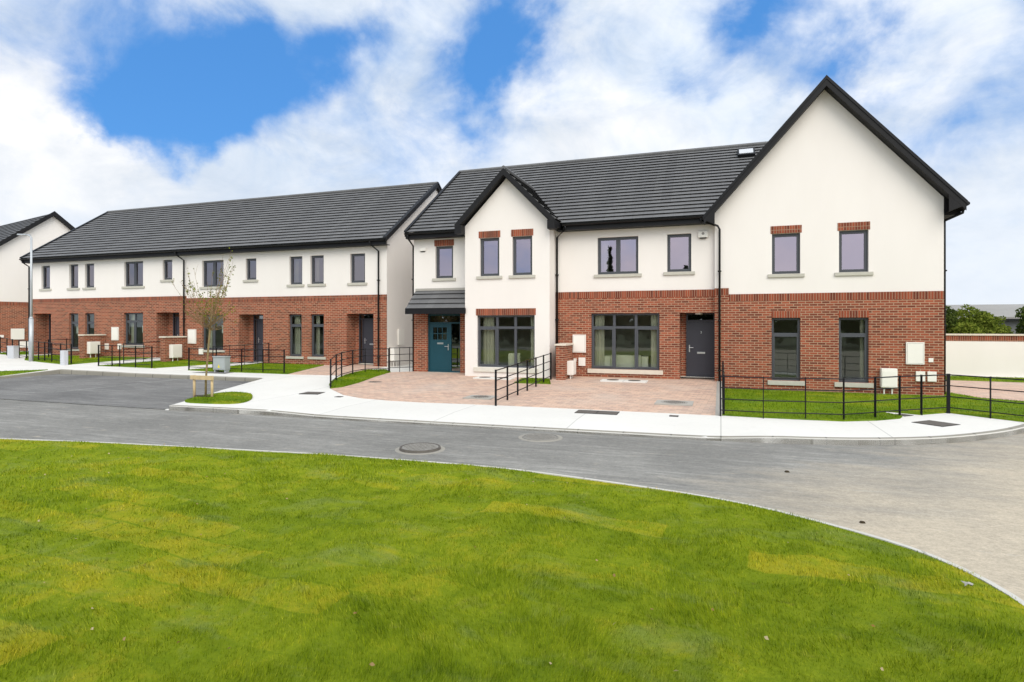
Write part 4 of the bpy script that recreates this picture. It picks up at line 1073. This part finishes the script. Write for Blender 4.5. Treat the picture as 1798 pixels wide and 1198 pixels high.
rect_cover(-1.01, 13.96, .20, .20, 'tiny square cover on the footpath before the right drive')
rect_cover(4.27, 14.75, .62, .62, 'square cover on the footpath corner by the long railing', .78)
rect_cover(3.95, 15.87, .32, .3, 'small cover on the path stub under the long railing', .78)
def slab(x0, x1, y0, y1, label):
    xc, yc = (x0 + x1) / 2, (y0 + y1) / 2; z = gz(xc, yc) + .012
    t = thing('drain_slab', (xc, yc, z), label, 'drain slab', 'white drain slabs under the windows')
    m = MB(); m.box(x0, x1, y0, y1, z - .04, z + .035); m.build('slab', M['path'], t, bevel=.006)
    for k in (.25, .72):
        m = MB(); m.disc(lerp(x0, x1, k), yc, z + .0355, z + .043, .20, 24); m.build('lid', M['iron_drive'], t)
slab(-8.15, -6.75, 19.0, 19.5, 'white slab with two dark covers under the bay window')
slab(-3.75, -2.25, 19.35, 19.85, 'white slab with two dark covers under the wide six-light window')

# ------------------------------------------------------------------ sapling with its stake frame
sx, sy = -13.99, 13.08; sz = gz(sx, sy) + .03
t = thing('stake_frame', (sx, sy, sz), 'low timber stake frame holding the young tree', 'tree stake')
for k in (-.33, .33):
    m = MB(); m.tube([(sx + k, sy - .02, sz - .15), (sx + k, sy - .02, sz + .60)], .036, 10); m.build('stake', M['wood'], t, smooth=True)
m = MB(); m.box(sx - .42, sx + .42, sy - .085, sy - .045, sz + .48, sz + .60); m.build('crossbar', M['wood'], t, bevel=.004)
m = MB(); m.box(sx - .03, sx + .03, sy - .0445, sy + .03, sz + .50, sz + .56); m.build('strap', M['rail'], t)
tr = thing('sapling', (sx, sy, sz), 'young bare-twigged tree in the grass island', 'tree')
def bend(p, d, L, n, wob, up):
    pts = [Vector(p)]; d = Vector(d).normalized()
    for i in range(n):
        d = (d + Vector((random.uniform(-wob, wob), random.uniform(-wob, wob), up + random.uniform(-wob, wob) * .5))).normalized()
        pts.append(pts[-1] + d * L / n)
    return pts
tx = sx + .02
m = MB(); head = Vector((tx + .17, sy + .05, sz + 2.0))
m.tube([(tx, sy + .05, sz - .1), (tx + .01, sy + .05, sz + .5), (tx + .08, sy + .05, sz + 1.2), head, head + Vector((.05, 0, .35))], [.032, .028, .025, .028, .018], 10); m.build('trunk', M['bark'], tr, smooth=True)
br_ = MB(); leaves = []
for k in range(54):
    a = random.uniform(0, 2 * math.pi); low = k < 32
    st = head + Vector((0, 0, random.uniform(-.12, .30)))
    d = Vector((math.cos(a), math.sin(a), random.uniform(.15, .7) if low else random.uniform(.7, 2.0)))
    L = random.uniform(.5, .95) if low else random.uniform(.9, 2.25)
    if not low and math.cos(a) > .2: L *= 1.08
    pts = bend(st, d, L, 7, .10, .05 if low else .13)
    br_.tube(pts, [lerp(.008, .0025, i / 7) for i in range(8)], 5)
    for j in range(5 if low else 4):
        i = random.randint(1, 6); q = bend(pts[i], (pts[i] - pts[i - 1]).normalized() + Vector((random.uniform(-.9, .9), random.uniform(-.9, .9), random.uniform(-.2, .6))), random.uniform(.12, .42), 4, .18, .05)
        br_.tube(q, [lerp(.005, .002, e / 4) for e in range(5)], 4)
        if random.random() < (.22 if low else .8): leaves += [q[2], q[3], q[4]]
    if not low: leaves += [pts[i] for i in range(3, 8) if random.random() < .75]
br_.build('branches', M['twig'], tr)
lv = []
for p in leaves:
    if p.z < sz + 2.35 and random.random() < .6: continue
    for _ in range(random.randint(1, 3)):
        c_ = p + Vector((random.gauss(0, .03), random.gauss(0, .03), random.gauss(0, .03)))
        a = Vector((random.gauss(0, 1), random.gauss(0, 1), random.gauss(0, 1))).normalized(); b_ = a.orthogonal().normalized(); sc = random.uniform(.018, .034)
        lv += [c_ - a * sc, c_ + b_ * sc * .6, c_ + a * sc, c_ - b_ * sc * .6]
np_mesh('foliage', [tuple(p) for p in lv], 4, M['leaf_sap'], tr)

# ------------------------------------------------------------------ garden wall, shrubs, shed at the right
WY = 28.45
t = thing('garden_wall', (13, WY, -.26), 'long white garden wall with brick band and pale coping at the right', 'wall')
m = MB(); m.box(6.1, 24, WY, WY + .22, -.5, 1.16); m.build('body', M['render'], t)
m = MB(); m.box(6.1, 24, WY - .004, WY + .224, 1.162, 1.385); m.build('brick_band', M['soldier'], t)
m = MB(); m.box(6.1, 24, WY - .05, WY + .27, 1.387, 1.455); m.build('coping', M['cap'], t, bevel=.01)
def leaf_cloud(blobs, per_area, size, jit=.35):
    out = []
    for (c0, rad) in blobs:
        c0 = np.array(c0); rad = np.array(rad) if hasattr(rad, '__len__') else np.array([rad] * 3)
        n = int(per_area * 4 * np.pi * np.mean(rad) ** 2)
        u = RNG.normal(size=(n, 3)); u /= np.linalg.norm(u, axis=1)[:, None]
        lump = 1 + .18 * np.sin(u[:, :1] * 5 + c0[0] * 3) * np.sin(u[:, 1:2] * 6 + c0[1]) + .12 * np.sin(u[:, 2:] * 9 + c0[2] * 2)
        p = c0 + u * rad * lump * (1 - jit * RNG.random((n, 1)) ** 2.2)
        a = RNG.normal(size=(n, 3)) + u * .35; a /= np.linalg.norm(a, axis=1)[:, None]
        b = np.cross(a, RNG.normal(size=(n, 3))); b /= np.linalg.norm(b, axis=1)[:, None]
        s = (size * RNG.uniform(.6, 1.3, n))[:, None]
        out.append(np.stack([p - a * s, p + b * s * .55, p + a * s, p - b * s * .55], 1).reshape(-1, 3))
    return np.concatenate(out)
def shrub(x, y, zt, w, label, mat, nb=9, seed=0, name='shrub'):
    rnd = random.Random(seed); z0 = -.4
    t = thing(name, (x, y, z0), label, 'shrub', 'shrubs behind the garden wall')
    blobs = []
    for k in range(nb):
        r = rnd.uniform(.38, .75) * w * .42
        bx = x + rnd.uniform(-.5, .5) * w; bz = lerp(.9, zt - r, math.sqrt(rnd.random()) * (1 - .5 * abs(bx - x) / (w * .5)))
        blobs.append(((bx, y + rnd.uniform(-.5, .5), bz), (r, r * .9, r * .85)))
    blobs.append(((x, y, zt - w * .30), (w * .34, w * .3, w * .28)))
    np_mesh('crown', leaf_cloud(blobs, 230, .075), 4, mat, t)
    m = MB()
    for k in range(5):
        m.tube(bend((x + rnd.uniform(-.2, .2), y, z0), (rnd.uniform(-.5, .5), rnd.uniform(-.3, .3), 1), zt * .75, 5, .12, .1), [.05, .045, .04, .03, .022, .012], 6)
    m.build('trunk', M['bark'], t)
shrub(9.05, 30.4, 2.65, 1.5, 'dark feathery shrub touching the gable house corner above the wall', M['leaf_dark'], 8, 3)
shrub(10.2, 31.2, 2.66, 2.5, 'broad rounded bright green shrub above the garden wall', M['leaf'], 13, 5)
shrub(9.7, 29.8, 2.0, 1.5, 'low olive shrub tucked against the wall coping', M['leaf'], 7, 9)
shrub(12.75, 32.0, 2.72, 1.25, 'dark shrub right of the grey shed gap', M['leaf_dark'], 9, 12)
shrub(14.6, 32.6, 2.8, 2.2, 'dark shrub beyond the right edge of the wall', M['leaf_dark'], 9, 15)
t = thing('shed', (22, 50, -.5), 'low grey industrial shed behind the shrubs', 'shed')
m = MB(); m.box(12, 40, 47, 56, -.6, 2.25); m.build('wall', M['shed_wall'], t)
m = MB(); m.obox((11.7, 46.6, 2.2), (29, 0, 0), (0, 5.0, .95), (0, 0, .12)); m.obox((11.7, 56.6, 2.2), (29, 0, 0), (0, -5.0, .95), (0, 0, .12)); m.build('roof', M['shed_roof'], t)
m = MB(); m.box(11.7, 40.7, 46.5, 46.6, 2.08, 2.2); m.build('gutter', M['pipe'], t)

# far tree belt across the green (mirrored in the window glass)
blobs = []; rt_ = random.Random(4)
for k in range(46):
    x = -62 + k * 2.6 + rt_.uniform(-1, 1); hgt = rt_.uniform(3.6, 6.3)
    blobs.append(((x, -30 + rt_.uniform(-2, 2), hgt * .55 - .3), (2.2, 1.8, hgt * .5)))
for (x, hh) in ((-11.75, 11.0), (-3.2, 8.6)):
    for q in range(7): blobs.append(((x, -26, hh * (q + 1) / 8), (.62 * (1.05 - q / 7.2), .6 * (1.05 - q / 7.2), hh * .11)))
tl = np_mesh('treeline', leaf_cloud(blobs, 26, .30), 4, M['leaf_far']); tag(tl, 'dark belt of trees across the green, mirrored in the windows', 'treeline', kind='stuff')

# ------------------------------------------------------------------ inside the windows
yb = BY + .40
curtain(-8.24, -7.80, .2, 2.12, yb, 'cream curtain at the left of the bay window'); curtain(-6.40, -6.17, .2, 2.12, yb, 'narrow cream curtain at the right of the bay window')
yb = YB + .34
curtain(-4.22, -3.90, .2, 2.2, yb, 'cream curtain at the left of the wide six-light window'); curtain(-2.28, -2.02, .2, 2.2, yb, 'cream curtain at the right of the wide six-light window')
curtain(-4.02, -3.74, 3.5, 4.9, yb, 'cream curtain in the upper double window of the middle house')
ya = YA + .34
curtain(-18.10, -17.78, .4, 2.3, ya, 'cream curtain in the left slim ground window of the row end house'); curtain(-16.93, -16.72, .4, 2.3, ya, 'cream curtain in the right slim ground window of the row end house')
curtain(-18.08, -17.88, 3.5, 4.9, ya, 'cream curtain in the left upper slim window of the row end house'); curtain(-16.95, -16.78, 3.5, 4.9, ya, 'cream curtain in the second upper slim window of the row end house')
curtain(-23.1, -22.85, .5, 2.3, ya, 'cream curtain in the ground window behind the sapling'); curtain(-28.15, -27.8, .6, 2.4, ya, 'cream curtain in the ground window between the wing walls')
curtain(4.02, 4.14, 0, 2.1, YC + .34, 'narrow curtain in the right slim ground window of the gable house')
t = thing('armchair', (-7.0, BY + 1.0, .05), 'cream high-backed armchair behind the bay window', 'armchair')
m = MB(); m.box(-7.28, -6.82, BY + .44, BY + .56, .15, .80); m.build('backrest', M['sofa'], t, bevel=.05)
m = MB(); m.box(-7.30, -6.80, BY + .565, BY + 1.15, .15, .42); m.build('seat', M['sofa'], t, bevel=.04)
t = thing('sofa', (-3.2, YB + 1.1, .05), 'cream sofa seen from behind in the wide six-light window', 'sofa')
m = MB(); m.box(-3.68, -2.62, YB + .36, YB + .54, .10, .76); m.build('backrest', M['sofa'], t, bevel=.05)
m = MB(); m.box(-3.66, -2.64, YB + .545, YB + 1.2, .10, .42); m.build('seat', M['sofa'], t, bevel=.04)
for x in (-3.92, -2.615):
    m = MB(); m.box(x, x + .235, YB + .38, YB + 1.2, .10, .72); m.build('armrest', M['sofa'], t, bevel=.04)
t = thing('side_table', (-6.5, BY + 1.0, .05), 'small wooden table right of the cream armchair', 'table')
m = MB(); m.box(-6.72, -6.28, BY + .75, BY + 1.2, .52, .56); m.build('tabletop', M['oak'], t)
for x in (-6.70, -6.33):
    for y in (.78, 1.14):
        m = MB(); m.box(x, x + .03, BY + y, BY + y + .03, .05, .519); m.build('leg', M['oak'], t)

# ------------------------------------------------------------------ fallen leaves, clods
co = []
for _ in range(130):
    x, y = random.uniform(-10, 2.6), random.uniform(2.2, 8.0)
    if not in_poly(np.array([x]), np.array([y]), lawn_poly)[0]: continue
    z = lawn_z(x, y) + .028; s = random.uniform(.008, .02); a = random.uniform(0, 6.3)
    ca, sa = math.cos(a) * s, math.sin(a) * s; h = random.uniform(.0, .02)
    co += [(x - ca, y - sa, z), (x + sa * .6, y - ca * .6, z + h), (x + ca, y + sa, z + h * .5), (x - sa * .6, y + ca * .6, z)]
tag(np_mesh('fallen_leaves', co, 4, M['leaf_dry']), 'small dry leaves scattered over the foreground lawn', 'leaves', kind='stuff')

# clods and a leaf one can point at
def clod(x, y, r, label):
    m = MB(); n = 9
    for a in range(n):
        t0, t1 = 2 * math.pi * a / n, 2 * math.pi * (a + 1) / n
        R0 = r * (1 + .25 * math.sin(a * 2.3)); R1 = r * (1 + .25 * math.sin((a + 1) % n * 2.3))
        lo = [(x + R0 * math.cos(t0), y + R0 * .7 * math.sin(t0), ROAD - .002), (x + R1 * math.cos(t1), y + R1 * .7 * math.sin(t1), ROAD - .002)]
        up = [(x + R1 * .6 * math.cos(t1), y + R1 * .45 * math.sin(t1), ROAD + r * .55), (x + R0 * .6 * math.cos(t0), y + R0 * .45 * math.sin(t0), ROAD + r * .55)]
        m.poly(lo + up); m.poly([up[1], up[0], (x, y, ROAD + r * .68)])
    tag(m.build('clod', M['soil']), label, 'clod', 'dark clods on the road')
clod(1.48, 7.49, .035, 'dark clod of soil on the sandy road close to the lawn edge')
clod(.93, 9.69, .04, 'small dark clod of soil in the middle of the road')
m = MB(); lz_ = lawn_z(1.90, 5.80) + .034; pts = []
for k in range(10):
    a = 2 * math.pi * k / 10 + .2; r_ = .046 if k % 2 == 0 else .022
    pts.append((1.90 + r_ * math.cos(a), 5.80 + r_ * math.sin(a), lz_ + .012 * math.sin(k * 1.9)))
for k in range(10):
    q = [pts[k], pts[(k + 1) % 10], (1.90, 5.80, lz_ + .012)]; m.poly(q); m.poly([(a_, b_, c_ - .003) for a_, b_, c_ in q[::-1]])
tag(m.build('fallen_leaf', M['grey_leaf']), 'single pale star-shaped leaf on the lawn near its right edge', 'leaf')
sheet('bay_marking', [(-19.97, 12.9), (-19.87, 12.9), (-19.36, 16.9), (-19.46, 16.9)], gbay, .008, M['bay_line'], 0, .9)

# ------------------------------------------------------------------ camera
F, VH = 1040.0, 570.0
cd = bpy.data.cameras.new('camera'); cam = bpy.data.objects.new('camera', cd); COL.objects.link(cam)
cd.sensor_width = 36; cd.lens = F / 1798 * 36; cd.clip_end = 2000; cd.clip_start = .05
cd.shift_y = -(599 - VH) / 1798
TH = math.atan(366.8 / 1040)
cam.location = (0, 0, 1.83); cam.rotation_euler = (R(90), 0, TH)
scn.camera = cam

# ------------------------------------------------------------------ sky and light
SUN_EL, SUN_AZ = 42, 146
sd = Vector((math.sin(R(SUN_AZ)) * math.cos(R(SUN_EL)), math.cos(R(SUN_AZ)) * math.cos(R(SUN_EL)), math.sin(R(SUN_EL))))
L = bpy.data.lights.new('sun', 'SUN'); L.energy = 2.0; L.angle = R(42); L.color = (1, .93, .81)
so = bpy.data.objects.new('sun', L); COL.objects.link(so); so.rotation_euler = sd.to_track_quat('Z', 'Y').to_euler(); so.location = sd * 60
t = NT('World', True); scn.world = t.m
sky = t.n('ShaderNodeTexSky', sky_type='NISHITA'); sky.sun_disc = False; sky.sun_elevation = R(SUN_EL); sky.sun_rotation = R(SUN_AZ); sky.ozone_density = 2.0
D = t.n('ShaderNodeTexCoord').outputs['Generated']
def pxdir(u, v):
    r = (u - 899) / F; c_, s_ = math.cos(TH), math.sin(TH)
    return Vector((r * c_ - s_, r * s_ + c_, (VH - v) / F)).normalized()
def lobe(u, v, rad, w):
    d = pxdir(u, v); k = 1 / (rad / F * .80) ** 2
    dv = t.n('ShaderNodeVectorMath', {0: DW, 1: tuple(d)}, operation='DISTANCE').outputs['Value']
    e = t.math('EXPONENT', t.math('MULTIPLY', t.math('MULTIPLY', dv, dv), -k))
    return t.math('MULTIPLY', e, w)
wn = t.n('ShaderNodeTexNoise', {'Vector': D, 'Scale': 4.5, 'Detail': 9, 'Roughness': .55}).outputs[1]
DW = t.n('ShaderNodeVectorMath', {0: D, 1: t.n('ShaderNodeVectorMath', {0: t.n('ShaderNodeVectorMath', {0: wn, 1: (.5, .5, .5)}, operation='SUBTRACT').outputs[0], 1: (.32, .32, .32)}, operation='MULTIPLY').outputs[0]}, operation='ADD').outputs[0]
holes = [(490, 130, 85, .7), (190, 175, 75, .55), (25, 175, 60, .45), (620, 40, 75, .55), (430, 20, 60, .5), (340, 150, 140, .95), (430, 80, 110, .7), (240, 235, 80, .9), (390, 225, 80, .8), (560, 20, 70, .75), (110, 150, 75, .8), 
         (790, 190, 85, 1.2), (860, 120, 90, 1.15), (930, 40, 80, 1.05), (1335, 20, 80, 1.2), (1480, 95, 70, 1.05), (1730, 195, 40, .45), (1780, 40, 50, .3), (1240, 140, 55, .6), (1180, 160, 55, .5), (1400, 150, 50, .4), (-200, 60, 200, .7), (2050, 80, 150, .8)]
tot = None
for h_ in holes:
    q = lobe(*h_); tot = q if tot is None else t.math('ADD', tot, q)
n1 = t.noise(t.scale(D, (1, 1, 1.5)), 3.4, 9, .58, .35)
n2 = t.noise(t.scale(D, (1, 1, 1.3), 0, (3.1, 1.7, .4)), 6.5, 8, .6, .5)
field = t.math('ADD', t.math('MULTIPLY', t.math('SUBTRACT', n1, .5), 2.6), t.math('MULTIPLY', t.math('SUBTRACT', n2, .5), 1.3))
field = t.math('SUBTRACT', t.math('ADD', field, .52), tot)
cum = t.math('ADD', lobe(60, 250, 120, 1.3), t.math('ADD', lobe(130, 290, 90, 1.0), lobe(-60, 190, 140, 1.0)))
field = t.math('ADD', field, t.math('ADD', cum, t.math('ADD', lobe(360, 345, 95, 1.1), lobe(1000, 330, 150, .5))))
alpha = t.n('ShaderNodeMapRange', {0: field, 1: -.66, 2: .72, 3: 0, 4: 1}, interpolation_type='SMOOTHSTEP').outputs[0]
bright = t.math('ADD', t.math('MULTIPLY', t.math('SUBTRACT', n2, .36), 2.2, clamp=True), t.math('MULTIPLY', cum, .9), clamp=True)
bright = t.math('ADD', bright, t.math('ADD', lobe(1020, 290, 130, .6), lobe(1560, 330, 190, .3)), clamp=True)
SKY_GAIN = 1.0
cloud = t.mixc(bright, tuple(x * 10 for x in (.69, .80, .95)), tuple(x * 10 for x in (1.02, 1.02, 1.03)))
blue = t.mixc(.68, t.mixc(1.0, sky.outputs[0], (.85, 1.4, 1.8), 'MULTIPLY'), (.80, 2.95, 7.5))
n3 = t.noise(t.scale(D, (1, 1, 2.0), 0, (.7, 5.2, 2.2)), 5.0, 8, .6, .7)
cloud = t.mixc(1.0, cloud, t.ramp(n3, [(.30, (.76, .81, .87)), (.58, (1.03, 1.03, 1.03))]), 'MULTIPLY')
dz_ = t.n('ShaderNodeSeparateXYZ', {0: D}).outputs[2]
cloud = t.mixc(t.n('ShaderNodeMapRange', {0: dz_, 1: .02, 2: .30, 3: .75, 4: 0}).outputs[0], cloud, tuple(x * 10 for x in (.84, .90, .98)))
c_ = t.mixc(alpha, blue, cloud)
# brighter veil of cloud around and behind the sun
sdv = t.n('ShaderNodeVectorMath', {0: D, 1: tuple(sd)}, operation='DOT_PRODUCT').outputs['Value']
glow = t.math('MULTIPLY', t.math('POWER', t.math('MAXIMUM', t.math('ADD', t.math('MULTIPLY', sdv, .5), .5), 0.0), 3.0), 1.1)
c_ = t.mixc(1.0, c_, t.n('ShaderNodeCombineColor', {0: t.math('MULTIPLY_ADD', glow, 1.15, 1), 1: t.math('MULTIPLY_ADD', glow, 1.02, 1), 2: t.math('MULTIPLY_ADD', glow, .82, 1)}).outputs[0], 'MULTIPLY')
bg = t.n('ShaderNodeBackground', {0: c_, 1: .1})
t.n('ShaderNodeOutputWorld', {0: bg.outputs[0]})

scn.view_settings.view_transform = 'Standard'; scn.view_settings.look = 'None'
scn.view_settings.exposure = 0.0; scn.view_settings.gamma = 1
scn.render.engine = 'CYCLES'
cy = scn.cycles; cy.max_bounces = 8; cy.transparent_max_bounces = 16; cy.diffuse_bounces = 4; cy.use_denoising = True
cy.sample_clamp_indirect = 6
